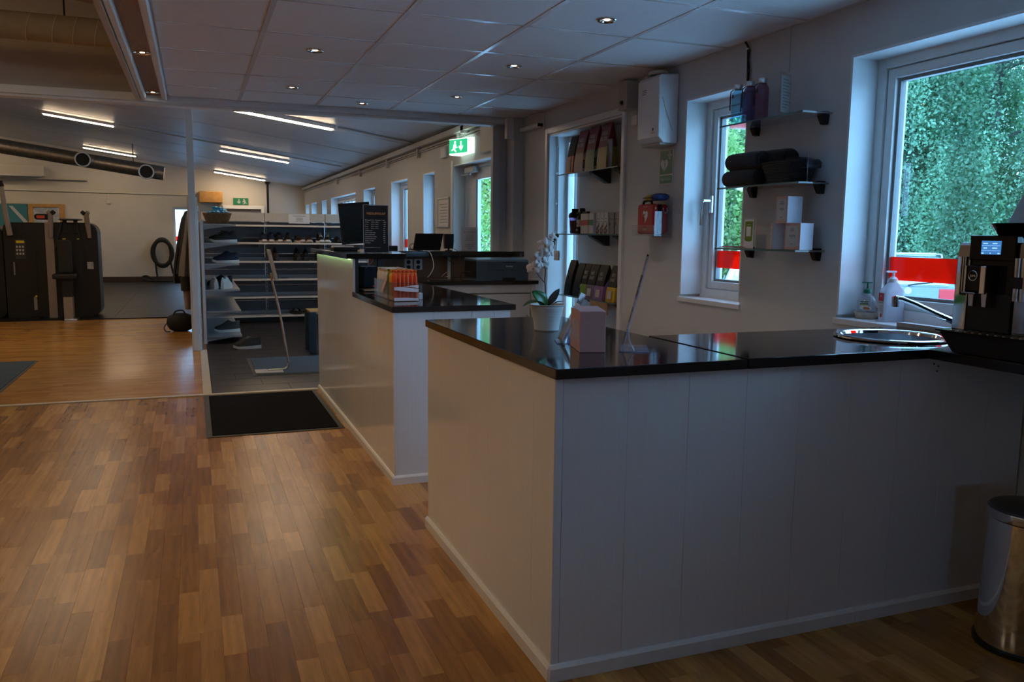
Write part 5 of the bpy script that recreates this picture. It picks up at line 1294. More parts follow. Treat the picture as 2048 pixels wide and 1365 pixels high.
def packet(i, j, mat, label, group):
    x = -.0535+i*.0214; y = -.232+j*.052
    if mat not in pk:
        t = thing('snack_packet', label, 'snack', (0,0,0), group=group)
        n = 12; rings = []
        for z, rx, ry in ((.0,.0085,.016),(.01,.010,.020),(.09,.010,.020),(.125,.0095,.018),(.142,.006,.010),(.146,.0042,.006),(.152,.008,.010),(.160,.009,.008)):
            rings.append([(rx*math.cos(2*PI*q/n), ry*math.sin(2*PI*q/n), z) for q in range(n)])
        B().loft(rings).build('wrapper', mat, t, smooth=True)
        B().tube([(.0062*math.cos(2*PI*q/10), .0095*math.sin(2*PI*q/10), .1445) for q in range(10)], .0012, 4, True).build('tie', 'wrap_yellow' if mat != 'wrap_yellow' else 'wrap_green', t, smooth=True)
        pk[mat] = t
    else:
        t = dup(pk[mat], (0,0,0), 0, label, group)
    t.location = (1.035+x, 4.50+y, TOP+.0032); t.rotation_euler = (0, 0, random.uniform(-.2,.2)); t['label'] = label
for j in range(9):
    for i in range(6):
        if j <= 1: m, l = 'carrot_orange', '%s orange wrapped snack packet in the %s row of the clear box' % (('leftmost','second leftmost','third leftmost','third rightmost','second rightmost','rightmost')[i], ('front','second')[j])
        elif j <= 3: m, l = ('wrap_green','green wrapped snack packet in the middle of the clear box') if (i+j) % 3 == 0 else ('wrap_yellow','yellow wrapped snack packet in the middle of the clear box')
        elif j == 4 and i > 2: m, l = 'carrot_orange', 'orange wrapped snack packet farther back in the clear box'
        else: m, l = 'wrap_clear_pale', 'pale pink wrapped snack packet in the back rows of the clear box'
        packet(i, j, m, l, 'snack packets in the clear box')
tag(B().box(1.115,1.15,4.35,4.40,TOP,TOP+.035).build('cable_box', 'white_plastic', bevel=.003), 'small white box right beside the snack box', 'box')

# ================================================================== mats and stand
def mat_thing(name, x0, x1, y0, y1, mat, label, border=.035):
    t = thing(name, label, 'mat', ((x0+x1)/2,(y0+y1)/2,.0005))
    wbox('backing', 'mat_rubber', x0, x1, y0, y1, .0005, .004, t); wbox('pile', mat, x0+border, x1-border, y0+border, y1-border, .004, .009, t, bevel=.003)
mat_thing('door_mat', .03, .868, 5.24, 6.61, 'mat_black', 'black floor mat on the oak parquet beside the desk')
mat_thing('entrance_mat', .445, 1.70, 7.43, 8.51, 'mat_bluegrey', 'blue grey entrance mat on the dark tiles under the tablet stand')
mat_thing('gym_mat', -3.1, -1.43, 7.2, 8.90, 'mat_bluegrey', 'blue grey floor mat at the left edge', .02)
st = thing('tablet_stand', 'slim steel floor stand holding a tablet by the entrance mat', 'tablet stand', (.60,7.60,.0095))
B().box(-.13,.11,-.10,.10,0,.008).build('base_plate', 'light_grey', st, bevel=.002)
B().tube(bez([(-.02,0,.014),(.08,0,.014),(.135,0,.020),(.158,0,.055),(.155,0,.12),(.095,0,.53),(.035,0,.82),(.025,0,.88)], 6), .010, 8).build('pole', 'steel', st, smooth=True)
tbk = B().add([(.062,-.10,.815),(.002,-.10,1.085),(.002,.10,1.085),(.062,.10,.815),(.082,-.10,.820),(.020,-.10,1.09),(.020,.10,1.09),(.082,.10,.820)],
        [(0,1,2,3),(4,7,6,5),(0,4,5,1),(1,5,6,2),(2,6,7,3),(3,7,4,0)]).build('tablet_frame', 'light_grey', st, bevel=.003)
B().add([(.0835,-.09,.83),(.0225,-.09,1.08),(.0225,.09,1.08),(.0835,.09,.83)], [(0,1,2,3)]).build('tablet_screen', 'screen_dark', tbk)

# ================================================================== shoe shelves
def gondola(name, label, x0, x1, y0, y1, zs, top, facing, loc):
    t = thing(name, label, 'shoe rack', loc)
    return t
rk = gondola('shoe_rack', 'long grey shoe rack with cream header at the back of the entrance', 0,0,0,0,0,0,0, (1.4,12.2,0))
X0, X1 = .10, 2.62
for k in range(3):
    a = X0+(X1-X0)/3*k; b = X0+(X1-X0)/3*(k+1)
    for j in range(6): wbox('back_panel', 'shelf_backplate', a+.004, b-.004, 12.28, 12.30, .06+j*.222, .06+(j+1)*.222-.004, rk)
    hp = wbox('header_panel', 'shelf_cream', a+.003, b-.003, 12.20, 12.30, 1.395, 1.515, rk, bevel=.004)
for a in (X0, X0+(X1-X0)/3, X0+(X1-X0)*2/3, X1-.03):
    u_ = wbox('upright', 'shelf_enamel', a, a+.03, 12.255, 12.28, 0, 1.50, rk)
    for j in range(22): wbox('slot', 'black_plastic', a+.010, a+.018, 12.2535, 12.255, .10+j*.055, .125+j*.055, u_)
for z, d_ in ((1.345,.36),(1.105,.36),(.850,.36),(.605,.36),(.358,.36),(.10,.40)):
    sh = wbox('shelf', 'shelf_enamel', X0, X1, 12.255-d_, 12.255, z-.022, z, rk, bevel=.003)
    wbox('front_lip', 'shelf_front', X0, X1, 12.252-d_, 12.255-d_, z-.022, z+.002, sh)
    if z < 1: wbox('back_lip', 'shelf_enamel', X0, X1, 12.20, 12.205, z, z+.045, sh)
    for a in (X0+.75, X0+1.5): B().prism([(12.25,z-.022),(12.25,z-.07),(12.20,z-.06),(11.95,z-.024)], 'x', a, a+.012).build('bracket', 'shelf_enamel', sh, world=True)
wbox('plinth', 'black_board', X0, X1, 12.0, 12.05, 0, .075, rk)
nt = thing('rack_notice', 'white paper notice stuck on the cream rack header', 'notice', (1.42,12.196,1.45))
wbox('sheet', 'paper', 1.27, 1.56, 12.1965, 12.198, 1.375, 1.505, nt)
write('TA HAND OM DINA SKOR', .024, (1.415,12.196,1.478), (1,0,0), (0,0,1), 'ink', nt, sx=.62)
for z, l in ((1.452,.05),(1.440,.045),(1.428,.05),(1.416,.04),(1.404,.06)): wbox('text_line', 'print_grey', 1.42-l, 1.42+l, 12.1955, 12.1963, z, z+.004, nt)
rk2 = thing('side_rack', 'short shoe rack beside the post with wicker basket on top', 'shoe rack', (.25,10.8,0))
Y0, Y1 = 9.78, 11.85
wbox('back_panel', 'shelf_backplate', .065, .085, Y0, Y1, .05, 1.36, rk2)
wbox('end_frame', 'frame_white', .07, .10, Y0-.02, Y0, .0, 1.36, rk2)
for y in (Y0+.02, (Y0+Y1)/2, Y1-.05): 
    u_ = wbox('upright', 'shelf_enamel', .085, .108, y, y+.03, 0, 1.38, rk2)
    for j in range(14): wbox('slot', 'black_plastic', .108, .1092, y+.010, y+.020, .10+j*.085, .13+j*.085, u_)
for z, x1 in ((1.335,.445),(1.125,.465),(.895,.465),(.605,.465),(.365,.47),(.085,.47)):
    sh = wbox('shelf', 'shelf_enamel', .085, x1, Y0, Y1, z-.020, z, rk2, bevel=.003)
    wbox('front_lip', 'shelf_front', x1, x1+.003, Y0, Y1, z-.020, z+.001, sh)
    B().prism([(.085,z-.020),(.085,z-.075),(.14,z-.06),(.40,z-.022)], 'y', Y0+.03, Y0+.042).build('bracket', 'shelf_enamel', sh, world=True)
bpn = basket('wicker_basket', 'brown wicker basket of blue shoe covers on the side rack', 'basket', (.255,9.95,1.3365), ((.105,.085),(.150,.115),.115), 'wicker', n=36, rows=10, amp=.003)
cv = B(); rng = random.Random(4)
for k in range(34):
    a = rng.random()*6.28; r = rng.random()**.6
    cv.ball((.255+.10*r*math.cos(a)+.01, 9.95+.07*r*math.sin(a), 1.3365+.105+.075*(1-r)*rng.random()+.018), .026+.018*rng.random(), .026+.016*rng.random(), .014+.016*rng.random(), 8, 5)
tag(cv.build('shoe_covers', 'cover_blue', smooth=False), 'heap of bright blue plastic shoe covers in the wicker basket', 'shoe covers', kind='stuff')

# ------------------------------------------------------------------ shoes
def make_shoe(kind, upper, sole, lace=None):
    """toe towards -y, length about .28, origin on the ground at the middle"""
    t = thing('shoe', 'shoe', 'shoe')
    L_ = .29
    def wid(s): return .052*(math.sin(PI*min(1,max(0,.06+s*.90)))**.45)*(1.0 if s < .55 else 1-.22*(s-.55)/.45)      # s 0 toe .. 1 heel
    n = 14
    rings = []
    for k in range(13):
        s = k/12; w_ = max(.012, wid(s)); y = -L_/2+L_*s; rise = .018*max(0, .18-s)/.18
        th = .026+.012*s
        rings.append([(-w_,y,rise),(w_,y,rise),(w_*1.04,y,rise+th*.6),(w_*.98,y,rise+th),(-w_*.98,y,rise+th),(-w_*1.04,y,rise+th*.6)])
    B().loft(rings).build('sole', sole, t, smooth=True)
    if kind == 'slide':
        for k in range(1):
            rr = []
            for q in range(9):
                a = PI*q/8; rr.append([(-.052*math.cos(a), -.075+.0*q, .028+.052*math.sin(a)), (-.052*math.cos(a), .0, .028+.060*math.sin(a))])
            B().loft(rr, False, False, closed=False).build('strap', upper, t, smooth=True, solid=.005)
        return t
    hts = {'sneaker': [.020,.040,.054,.064,.076,.092,.108,.108,.094,.086,.090,.102,.094], 'boot': [.024,.046,.058,.066,.078,.098,.130,.150,.155,.155,.156,.158,.152], 'low': [.018,.034,.044,.050,.056,.062,.068,.066,.058,.054,.056,.062,.058]}[kind]
    rings = []
    for k in range(13):
        s = k/12; w_ = max(.010, wid(s)*.96); y = -L_/2+.006+(L_-.012)*s; rise = .018*max(0, .18-s)/.18; b0 = rise+.022+.012*s; h = hts[k]
        top = .30 if s < .35 else .42
        ring = []
        for q in range(n+1):
            a = PI*q/n; cx = math.cos(a); sx_ = math.sin(a)
            ring.append((w_*cx*(1-.45*sx_*sx_*(1 if s > .4 else .5)), y, b0+h*sx_**.8))
        rings.append(ring)
    B().loft(rings, True, True, closed=True).build('upper', upper, t, smooth=True)
    yo = .055
    op = B().loft([[( (.020+.006*math.cos(a))*math.cos(a)*1.0, yo+.052*math.sin(a), hts[9]+.026+ (.010 if math.sin(a) < 0 else .006)) for a in [2*PI*q/16 for q in range(16)]], [(.001*math.cos(a), yo+.002*math.sin(a), hts[9]+.020) for a in [2*PI*q/16 for q in range(16)]]], False, False)
    op.build('lining', 'sole_dark', t, smooth=True)
    if lace:
        b = B()
        for q in range(5):
            s = .30+q*.065; k = int(s*12); y = -L_/2+L_*s; h = .024+.012*s+hts[k]
            b.tube([(-.022,y,h-.006),(0,y-.006,h+.003),(.022,y,h-.006)], .0028, 5)
        b.build('laces', lace, t, smooth=True)
    return t
protos = {}
def shoe(kind, upper, sole, lace, loc, rz, label, group):
    key = (kind, upper, sole)
    if key not in protos:
        t = make_shoe(kind, upper, sole, lace); protos[key] = t; t.location = loc; t.rotation_euler = (0,0,rz)
    else: t = dup(protos[key], loc, rz, label, group)
    t['label'] = label; t['group'] = group
    t.name = {'sneaker': 'sneaker', 'boot': 'ankle_boot', 'low': 'low_shoe', 'slide': 'slide_sandal'}[kind]
    return t
GB = 'shoes on the long rack'; yb = 12.05
shoe('sneaker','shoe_navy','sole_pale','shoe_navy',(.90,yb,1.1055),.08,'navy sneaker with pale toe, left one at the far left of the top row',GB)
shoe('sneaker','shoe_navy','sole_pale','shoe_navy',(1.01,yb,1.1055),-.05,'navy sneaker with pale toe, right one at the far left of the top row',GB)
shoe('sneaker','shoe_black','sole_pale','shoe_black',(1.115,yb,1.1055),.05,'black sneaker with pale toe, third shoe from the left in the top row',GB)
shoe('sneaker','shoe_black','sole_pale','shoe_black',(1.235,yb,1.1055),-.04,'black sneaker with pale toe, fourth shoe from the left in the top row',GB)
shoe('low','leather_brown','sole_pale','sole_dark',(1.39,yb,1.1055),.3,'brown low shoe turned aside under the paper notice',GB)
shoe('low','leather_brown','sole_pale','sole_dark',(1.53,yb,1.1055),-.1,'brown low shoe facing forward under the paper notice',GB)
shoe('sneaker','shoe_black','sole_white','sole_white',(1.68,yb,1.1055),.1,'black and white sneaker, left one near the monitor',GB)
shoe('sneaker','shoe_black','sole_white','sole_white',(1.79,yb,1.1055),-.15,'black and white sneaker, right one near the monitor',GB)
shoe('low','shoe_black','sole_dark',None,(1.925,yb,1.1055),.05,'black slip-on shoe, left one beside the monitor',GB)
shoe('low','shoe_black','sole_dark',None,(2.04,yb,1.1055),-.05,'black slip-on shoe, right one beside the monitor',GB)
shoe('boot','leather_brown','sole_dark','leather_brown',(1.06,yb,.8505),.1,'dark boot behind the tablet stand on the second row',GB)
shoe('boot','shoe_black','sole_dark','shoe_black',(1.355,yb,.8505),.05,'black ankle boot, left one of the pair on the second row',GB)
shoe('boot','shoe_black','sole_dark','shoe_black',(1.475,yb,.8505),-.05,'black ankle boot, right one of the pair on the second row',GB)
shoe('boot','shoe_black','sole_dark','shoe_black',(1.67,yb,.8505),.2,'black ankle boot half hidden by the desk corner',GB)
shoe('slide','shoe_black','sole_dark',None,(1.315,yb-.02,.1005),.35,'black slide sandal, left one on the lowest row',GB)
shoe('slide','shoe_black','sole_dark',None,(1.50,yb-.02,.1005),.25,'black slide sandal, right one on the lowest row',GB)
tag(B().loft([[(.05*math.cos(a)+1.18, 12.05+.02*math.sin(a), z) for a in [2*PI*i/16 for i in range(16)]] for z in (.6055,.612)]).build('insole', 'leather_brown'), 'brown insole lying alone on the third row', 'insole')
GS = 'shoes on the side rack'; tw = -PI/2
shoe('sneaker','shoe_black','sole_white','sole_white',(.315,9.93,1.1255),tw,'black running shoe with white sole on the second side shelf',GS)
shoe('sneaker','shoe_black','sole_white','sole_white',(.30,10.1,1.1255),tw,'second black running shoe behind the first on the side rack',GS)
shoe('sneaker','shoe_navy','sole_white','shoe_navy',(.33,9.93,.8955),tw,'navy running shoe with pale sole on the third side shelf',GS)
shoe('sneaker','shoe_white','sole_white','sole_white',(.20,9.95,.6055),PI+.1,'white sneaker seen from the heel, left one of the pair',GS)
shoe('sneaker','shoe_white','sole_white','sole_white',(.33,9.97,.6055),PI-.35,'white sneaker seen from the heel, right one of the pair',GS)
shoe('sneaker','shoe_black','sole_dark','shoe_black',(.27,10.30,.6055),tw,'black shoe behind the white sneakers',GS)
shoe('sneaker','shoe_grey','sole_white','shoe_grey',(.33,10.15,.0855),tw,'grey green running shoe on the lowest side shelf',GS)
shoe('sneaker','shoe_grey','sole_white','shoe_grey',(.50,9.25,.0005),tw-.05,'grey green running shoe alone on the tile floor',GS)

# bench behind the desk
be = thing('bench', 'dark bench with wooden top behind the reception desk', 'bench', (1.5,8.8,0))
wbox('seat', 'bench_wood', 1.10, 2.2, 8.68, 9.05, .41, .44, be, bevel=.004)
for y in (8.66, 9.0): wbox('leg', 'bench_blue', 1.085, 1.155, y, y+.07, 0, .435, be, bevel=.004)
wbox('leg', 'bench_blue', 2.15, 2.22, 8.66, 8.73, 0, .435, be); wbox('leg', 'bench_blue', 2.15, 2.22, 9.0, 9.07, 0, .435, be)
wbox('rail', 'bench_blue', 1.155, 2.15, 8.67, 8.69, .36, .41, be)
# ================================================================== coats, bag, gym
def drape(name, label, mat, path, cuff=None, seed=1, group='jackets on the rack end'):
    """hanging garment: path of (x, y, z, half_width_x, half_width_y)"""
    t = thing(name, label, 'jacket', (path[0][0], path[0][1], 0), group=group); r = random.Random(seed)
    n = 28; rings = []; ph = r.random()*6
    for (x, y, z, a, b) in path:
        ring = []
        for i in range(n):
            th = 2*PI*i/n; q = 1+.13*math.sin(5*th+ph+z*2)+.07*math.sin(9*th+z*5)
            ring.append((x-path[0][0]+a*q*math.cos(th), y-path[0][1]+b*q*math.sin(th), z))
        rings.append(ring)
    B().loft(rings).build('cloth', mat, t, smooth=True)
    return t
yc = 10.95
jb_ = drape('black_jacket', 'black jacket hanging on the end of the side rack', 'jacket_black',
      [(-.055,yc,1.50,.012,.02),(-.065,yc,1.47,.03,.05),(-.085,yc,1.40,.045,.10),(-.11,yc,1.25,.055,.17),(-.135,yc,1.05,.07,.19),(-.155,yc,.85,.085,.19),(-.165,yc,.68,.09,.19),(-.165,yc,.62,.085,.18)], seed=2)
B().loft([[(-.01+.03*math.cos(2*PI*i/16)-.03*k, -.20+.06*math.sin(2*PI*i/16), 1.38-.16*k) for i in range(16)] for k in range(5)]).build('sleeve', 'jacket_black', jb_, smooth=True)
B().lathe([(.030,1.40),(.036,1.45),(.030,1.49)], (-.01,0,0), 18).build('collar', 'jacket_black', jb_, smooth=True)
jg = drape('grey_jacket', 'grey jacket with dark hem hanging closest to the post', 'jacket_grey',
      [(-.035,yc-.35,1.515,.012,.02),(-.045,yc-.35,1.42,.03,.06),(-.055,yc-.35,1.25,.04,.13),(-.075,yc-.35,1.05,.055,.15),(-.09,yc-.35,.85,.07,.15),(-.10,yc-.35,.72,.075,.15)], seed=5)
B().loft([[((-.062)+.066*math.cos(2*PI*i/20), .13*math.sin(2*PI*i/20), z) for i in range(20)] for z in (.735,.70,.56,.545)]).build('dark_hem', 'jacket_black', jg, smooth=True)
B().loft([[((-.06)+(.05-.02*k/4)*math.cos(2*PI*i/16), .05*math.sin(2*PI*i/16), .60-.07*k) for i in range(16)] for k in range(5)]).build('sleeve', 'jacket_cuff', jg, smooth=True)
hk = thing('coat_hooks', 'small coat hook rail on the end of the side rack', 'hook rail', (.04,10.8,1.5))
wbox('rail', 'frame_white', .045, .064, 10.4, 11.3, 1.48, 1.54, hk, bevel=.003)
for y in (10.6, 10.95): B().tube([(.05,y,1.51),(.0,y,1.50),(-.04,y,1.51),(-.05,y,1.55)], .007, 6).build('hook', 'steel', hk, smooth=True, world=True)
bg_ = thing('sports_bag', 'black sports bag on the gym parquet beside the post', 'bag', (-.19,11.15,.0))
pillow(.165,.13,.115,(0,0,.112),.7).build('body', 'nylon_black', bg_, smooth=True)
B().tube(bez([(-.08,-.06,.20),(-.05,-.07,.255),(.03,-.06,.262),(.06,-.05,.205)]), .010, 8).build('handle', 'nylon_black', bg_, smooth=True)
B().tube(bez([(-.15,-.08,.12),(-.19,-.10,.06),(-.17,-.12,.012),(-.12,-.12,.010)]), .007, 6).build('strap', 'nylon_black', bg_, smooth=True)
B().tube([(-.14,-.02,.19),(-.05,-.03,.224),(.06,-.03,.224),(.14,-.02,.19)], .004, 6).build('zip', 'dark_grey_plastic', bg_, smooth=True)

def rpoly(x0, x1, z0, z1, r, n=6, corners=(1,1,1,1)):
    out = []
    for (cx, cz, a0, on) in ((x1-r, z0+r, -PI/2, corners[0]), (x1-r, z1-r, 0, corners[1]), (x0+r, z1-r, PI/2, corners[2]), (x0+r, z0+r, PI, corners[3])):
        if on: out += [(cx+r*math.cos(a0+PI/2*k/n), cz+r*math.sin(a0+PI/2*k/n)) for k in range(n+1)]
        else: out.append((cx+r*(1 if a0 in (-PI/2, 0) else -1), cz+r*(1 if a0 in (0, PI/2) else -1)))
    return out
gm = thing('strength_machine', 'dark strength machine with padded seat and grey stripe', 'gym machine', (-1.85,13.2,0))
MB = 13.15
B().prism(rpoly(-2.44,-1.935,.012,1.345,.09,corners=(0,0,1,0)), 'y', MB, MB+.45).build('shroud', 'machine_charcoal', gm, bevel=.006, world=True)
B().prism(rpoly(-1.825,-1.275,.012,1.352,.14,corners=(1,1,0,0)), 'y', MB, MB+.45).build('shroud', 'machine_charcoal', gm, bevel=.006, world=True)
wbox('grey_stripe', 'machine_grey', -1.933, -1.827, MB-.008, MB+.45, .012, 1.347, gm, bevel=.004)
wbox('weight_slot', 'black_soft', -2.135, -2.06, MB-.003, MB, .30, 1.18, gm)
pl_ = wbox('placard', 'dark_grey_plastic', -2.305, -2.175, MB-.006, MB, .84, 1.12, gm, bevel=.002)
wbox('placard_mark', 'yellow_mark', -2.29, -2.19, MB-.008, MB-.006, 1.06, 1.095, pl_)
for i in range(3):
    for j in range(3): wbox('placard_icon', 'light_grey', -2.292+i*.036, -2.270+i*.036, MB-.008, MB-.006, .90+j*.048, .928+j*.048, pl_)
wbox('paper_note', 'photo_pale', -1.425, -1.345, MB-.004, MB-.001, .70, .80, gm)
B().prism(rpoly(-1.745,-1.575,.66,1.11,.03), 'y', MB-.34, MB-.26).build('back_pad', 'machine_pad', gm, bevel=.015, world=True)
B().box(-1.82,-1.535,MB-.42,MB-.08,.58,.65).build('seat_pad', 'machine_pad', gm, bevel=.02, world=True)
wbox('seat_post', 'machine_charcoal', -1.71, -1.585, MB-.36, MB-.2, .33, .59, gm, bevel=.006)
wbox('seat_post_foot', 'machine_grey', -1.705, -1.59, MB-.37, MB-.2, .02, .33, gm, bevel=.006)
wbox('base_foot', 'steel_brushed', -1.70, -1.54, MB-.42, MB-.15, .0, .03, gm, bevel=.004)
wbox('base_foot', 'black_plastic', -2.2, -2.02, MB-.22, MB, .0, .035, gm, bevel=.004)
B().tube([(-2.415,MB-.05,1.86),(-2.375,MB-.10,1.45),(-2.345,MB-.05,1.17)], [.028,.032,.036], 10).build('lever', 'machine_grey', gm, smooth=True, world=True)
B().tube([(-2.425,MB-.05,1.90),(-2.41,MB-.05,1.82)], .034, 10).build('lever_grip', 'black_soft', gm, smooth=True, world=True)
for x, s in ((-1.835,-1),(-1.395,1)):
    h_ = B().tube([(x+.03*s,MB-.12,1.50),(x,MB-.10,1.46),(x+.01*s,MB-.06,1.30),(x+.02*s,MB-.02,1.14)], [.03,.034,.034,.026], 10).build('lever', 'machine_grey', gm, smooth=True, world=True)
    B().cyl((x-.05*s,MB-.13,1.47),(x-.02*s,MB-.12,1.50), .03, .03, 10).build('lever_grip', 'black_soft', h_, smooth=True, world=True)
B().lathe([(.001,0),(.13,.0),(.16,.012),(.13,.028),(.001,.03)], (-1.605,MB+.02,1.38), 24).build('pulley_cover', 'machine_charcoal', gm, smooth=True, world=True)
for x in (-1.68,-1.545): wbox('pulley_arm', 'machine_charcoal', x-.025, x+.025, MB-.02, MB+.03, 1.20, 1.40, gm, bevel=.004)
for x0, x1 in ((-1.71,-1.80),(-1.53,-1.46)): B().tube([(x0,MB-.06,1.36),(x1,MB-.10,.98),(x1,MB-.12,.68)], .013, 8).build('belt', 'black_soft', gm, smooth=True, world=True)
for x in (-1.69,-1.51): wbox('belt_mark', 'yellow_mark', x-.02, x+.02, MB-.072, MB-.07, 1.115, 1.13, gm)
ds = B().prism(rpoly(-2.06,-1.86,1.385,1.465,.035), 'y', MB+.05, MB+.12).build('console', 'black_plastic', gm, bevel=.004, world=True)
wbox('console_digits', 'led_red', -2.03, -1.93, MB+.048, MB+.05, 1.405, 1.445, ds)
wbox('pin_guide', 'machine_grey', -2.115, -2.075, MB-.008, MB-.003, .13, .31, gm); B().ball((-2.08,MB-.02,.32), .018).build('selector_knob', 'yellow_mark', gm, smooth=True, world=True)
B().tube([(-2.325,MB-.02,.62),(-2.325,MB-.02,.80)], .012, 8).build('side_handle', 'grey_plastic', gm, smooth=True, world=True)
gm2 = thing('weight_machine', 'neighbouring dark gym machine cut off by the left edge', 'gym machine', (-2.9,13.4,0))
B().prism(rpoly(-3.3,-2.47,.012,1.30,.10), 'y', 13.25, 13.75).build('shroud', 'machine_charcoal', gm2, bevel=.006, world=True)
wbox('side_strip', 'machine_grey', -2.80, -2.70, 13.24, 13.25, .05, 1.25, gm2)

BY = 22.04
rp = thing('battle_rope', 'black battle rope hung in a coil on the far gym wall', 'rope', (-.70,21.9,.5))
for k in range(3):
    B().tube([(-.72+(.20+.012*k)*math.cos(2*PI*i/30), 21.92-.05*k, .72+(.33-.015*k)*math.sin(2*PI*i/30)) for i in range(30)], .046, 7, True).build('loop', 'rope_black', rp, smooth=True, world=True)
B().tube(bez([(-.88,21.85,.55),(-.86,21.82,.20),(-.80,21.75,.06),(-.55,21.7,.052)]), .022, 7).build('strand', 'rope_black', rp, smooth=True, world=True)
B().tube(bez([(-.55,21.85,.55),(-.50,21.82,.25),(-.42,21.7,.06)]), .022, 7).build('strand', 'rope_black', rp, smooth=True, world=True)
B().tube(bez([(-.3,21.6,.06),(-.7,21.5,.055),(-1.1,21.55,.07),(-1.18,21.6,.14),(-1.08,21.62,.17),(-.9,21.6,.06)]), .022, 7).build('strand', 'rope_black', rp, smooth=True, world=True)
wbox('hook', 'steel', -.74, -.70, 21.88, 22.05, 1.02, 1.05, rp)
ac = thing('air_conditioner', 'long white air conditioner on the far gym wall', 'air conditioner', (-3.6,21.9,2.5))
wbox('case', 'shelf_cream', -4.3, -3.16, 21.80, BY, 2.46, 2.70, ac, bevel=.02)
wbox('louvre', 'light_grey', -4.25, -3.2, 21.79, 21.81, 2.45, 2.475, ac)
wbox('pipe_cover', 'shelf_cream', -4.3, -2.28, 21.96, BY, 2.40, 2.455, ac, bevel=.006)
cn = thing('wall_conduit', 'thin pipe running along the far gym wall', 'pipe', (-2,22,2.1))
B().tube([(-6,22.03,2.16),(-.6,22.03,2.13),(0,22.03,2.13)], .014, 6).build('pipe', 'cream_plastic', cn, smooth=True, world=True)
B().tube([(-1.86,22.03,2.13),(-1.86,22.03,1.95)], .010, 6).build('drop', 'cream_plastic', cn, smooth=True, world=True)
wbox('outlet_box', 'cream_plastic', -1.90, -1.82, 22.01, BY, 1.88, 1.95, cn, bevel=.004)
tbd = thing('notice_board', 'teal board with white diagonal on the far gym wall', 'board', (-3.8,22,1.6))
wbox('panel', 'teal_board', -4.6, -3.56, 22.0, BY, 1.30, 1.83, tbd); wbox('top_rail', 'shelf_cream', -3.95, -3.40, 22.0, BY, 1.835, 1.885, tbd)
B().add([(-3.93,21.995,1.78),(-3.85,21.995,1.78),(-3.56,21.995,1.42),(-3.64,21.995,1.40)], [(0,3,2,1)]).build('diagonal', 'light_grey', tbd, world=True)
fr = thing('framed_picture', 'orange wooden framed picture above the strength machine', 'picture', (-3.2,22,1.6))
for a in ((-3.55,-2.80,1.765,1.84),(-3.55,-2.80,1.27,1.345)): wbox('frame_rail', 'frame_orange', a[0], a[1], 22.0, BY, a[2], a[3], fr, bevel=.004)
for a in ((-3.55,-3.45),(-2.90,-2.80)): wbox('frame_rail', 'frame_orange', a[0], a[1], 22.0, BY, 1.345, 1.765, fr, bevel=.004)
wbox('picture', 'photo_pale', -3.45, -2.90, 22.02, BY, 1.345, 1.765, fr)
# far exit door and signs
d2 = struct(B().box(.70,.78,21.98,22.06,0,1.90).box(1.62,1.70,21.98,22.06,0,1.90).box(.78,1.62,21.98,22.06,1.82,1.90).build('door_2', 'frame_white', bevel=.004), 'pale door at the far end of the gym')
wbox('door_leaf', 'shelf_backplate', .785, 1.615, 22.0, 22.06, .01, 1.815, d2)
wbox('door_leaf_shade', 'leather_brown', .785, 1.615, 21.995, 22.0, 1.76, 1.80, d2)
def exit_marks(t, P, g, wht, prefix=''):
    """P maps sign coordinates (0..1 across, 0..1 up) to a point"""
    man = [[(.18,.62),(.24,.70),(.34,.66),(.36,.50),(.44,.42),(.40,.36),(.32,.44),(.28,.28),(.38,.10),(.31,.08),(.20,.26),(.10,.18),(.06,.24),(.16,.36)]]
    for m in man: B().add([P(*p) for p in m], [tuple(range(len(m)))]).build('running_figure', wht, t, world=True)
    B().add([P(.28+.055*math.cos(2*PI*i/14), .80+.10*math.sin(2*PI*i/14)) for i in range(14)], [tuple(range(14))]).build('figure_head', wht, t, world=True)
    B().add([P(*p) for p in ((.58,.85),(.66,.85),(.66,.45),(.74,.55),(.74,.40),(.62,.15),(.50,.40),(.50,.55),(.58,.45))], [tuple(range(9))]).build('arrow', wht, t, world=True)
e2 = thing('exit_sign', 'unlit green exit sign above the far door', 'exit sign', (1.13,22.0,2.0))
wbox('plate', 'exit_green', .955, 1.315, 22.02, BY, 1.92, 2.085, e2)
def P2(a, b): return (1.315-.36*a, 22.018, 1.92+.165*b)
exit_marks(e2, P2, 'exit_green', 'print_pale')
e1 = thing('exit_sign', 'lit green exit sign above the entrance door', 'exit sign', (2.64,8.36,2.07))
sgp = [(2.699,8.60),(2.60,8.585),(2.555,8.55),(2.535,8.49),(2.662,8.15),(2.699,8.15)]
B().prism(sgp, 'z', 2.075, 2.23).build('housing', 'exit_lit_white', e1, world=True)
def P1(a, b, off=.002):      # across the slanting front, a from its far end
    q = (2.535+.127*a, 8.49-.34*a); return (q[0]-off*.94, q[1]-off*.35, 2.083+.139*b)
B().add([P1(-.0,0,.001),P1(.84,0,.001),P1(.84,1,.001),P1(-.0,1,.001)], [(0,1,2,3)]).build('green_field', 'exit_lit_green', e1, world=True)
B().add([(2.5345,8.4905,2.083),(2.5545,8.551,2.083),(2.5995,8.5855,2.083),(2.5995,8.5855,2.222),(2.5545,8.551,2.222),(2.5345,8.4905,2.222)], [(0,1,4,5),(1,2,3,4)]).build('green_field', 'exit_lit_green', e1, world=True)
exit_marks(e1, lambda a, b: P1(.05+a*.8, b), None, 'exit_lit_white')
B().tube([(2.66,8.36,2.24),(2.66,8.36,2.29)], .006, 6).build('cord', 'cable_white', e1, smooth=True, world=True)
wbox('feed_box', 'light_grey', 2.63, 2.699, 8.32, 8.42, 2.285, 2.37, e1, bevel=.004)
wp = thing('framed_notice', 'small framed notice hanging between door and narrow window', 'notice', (2.69,9.26,1.5))
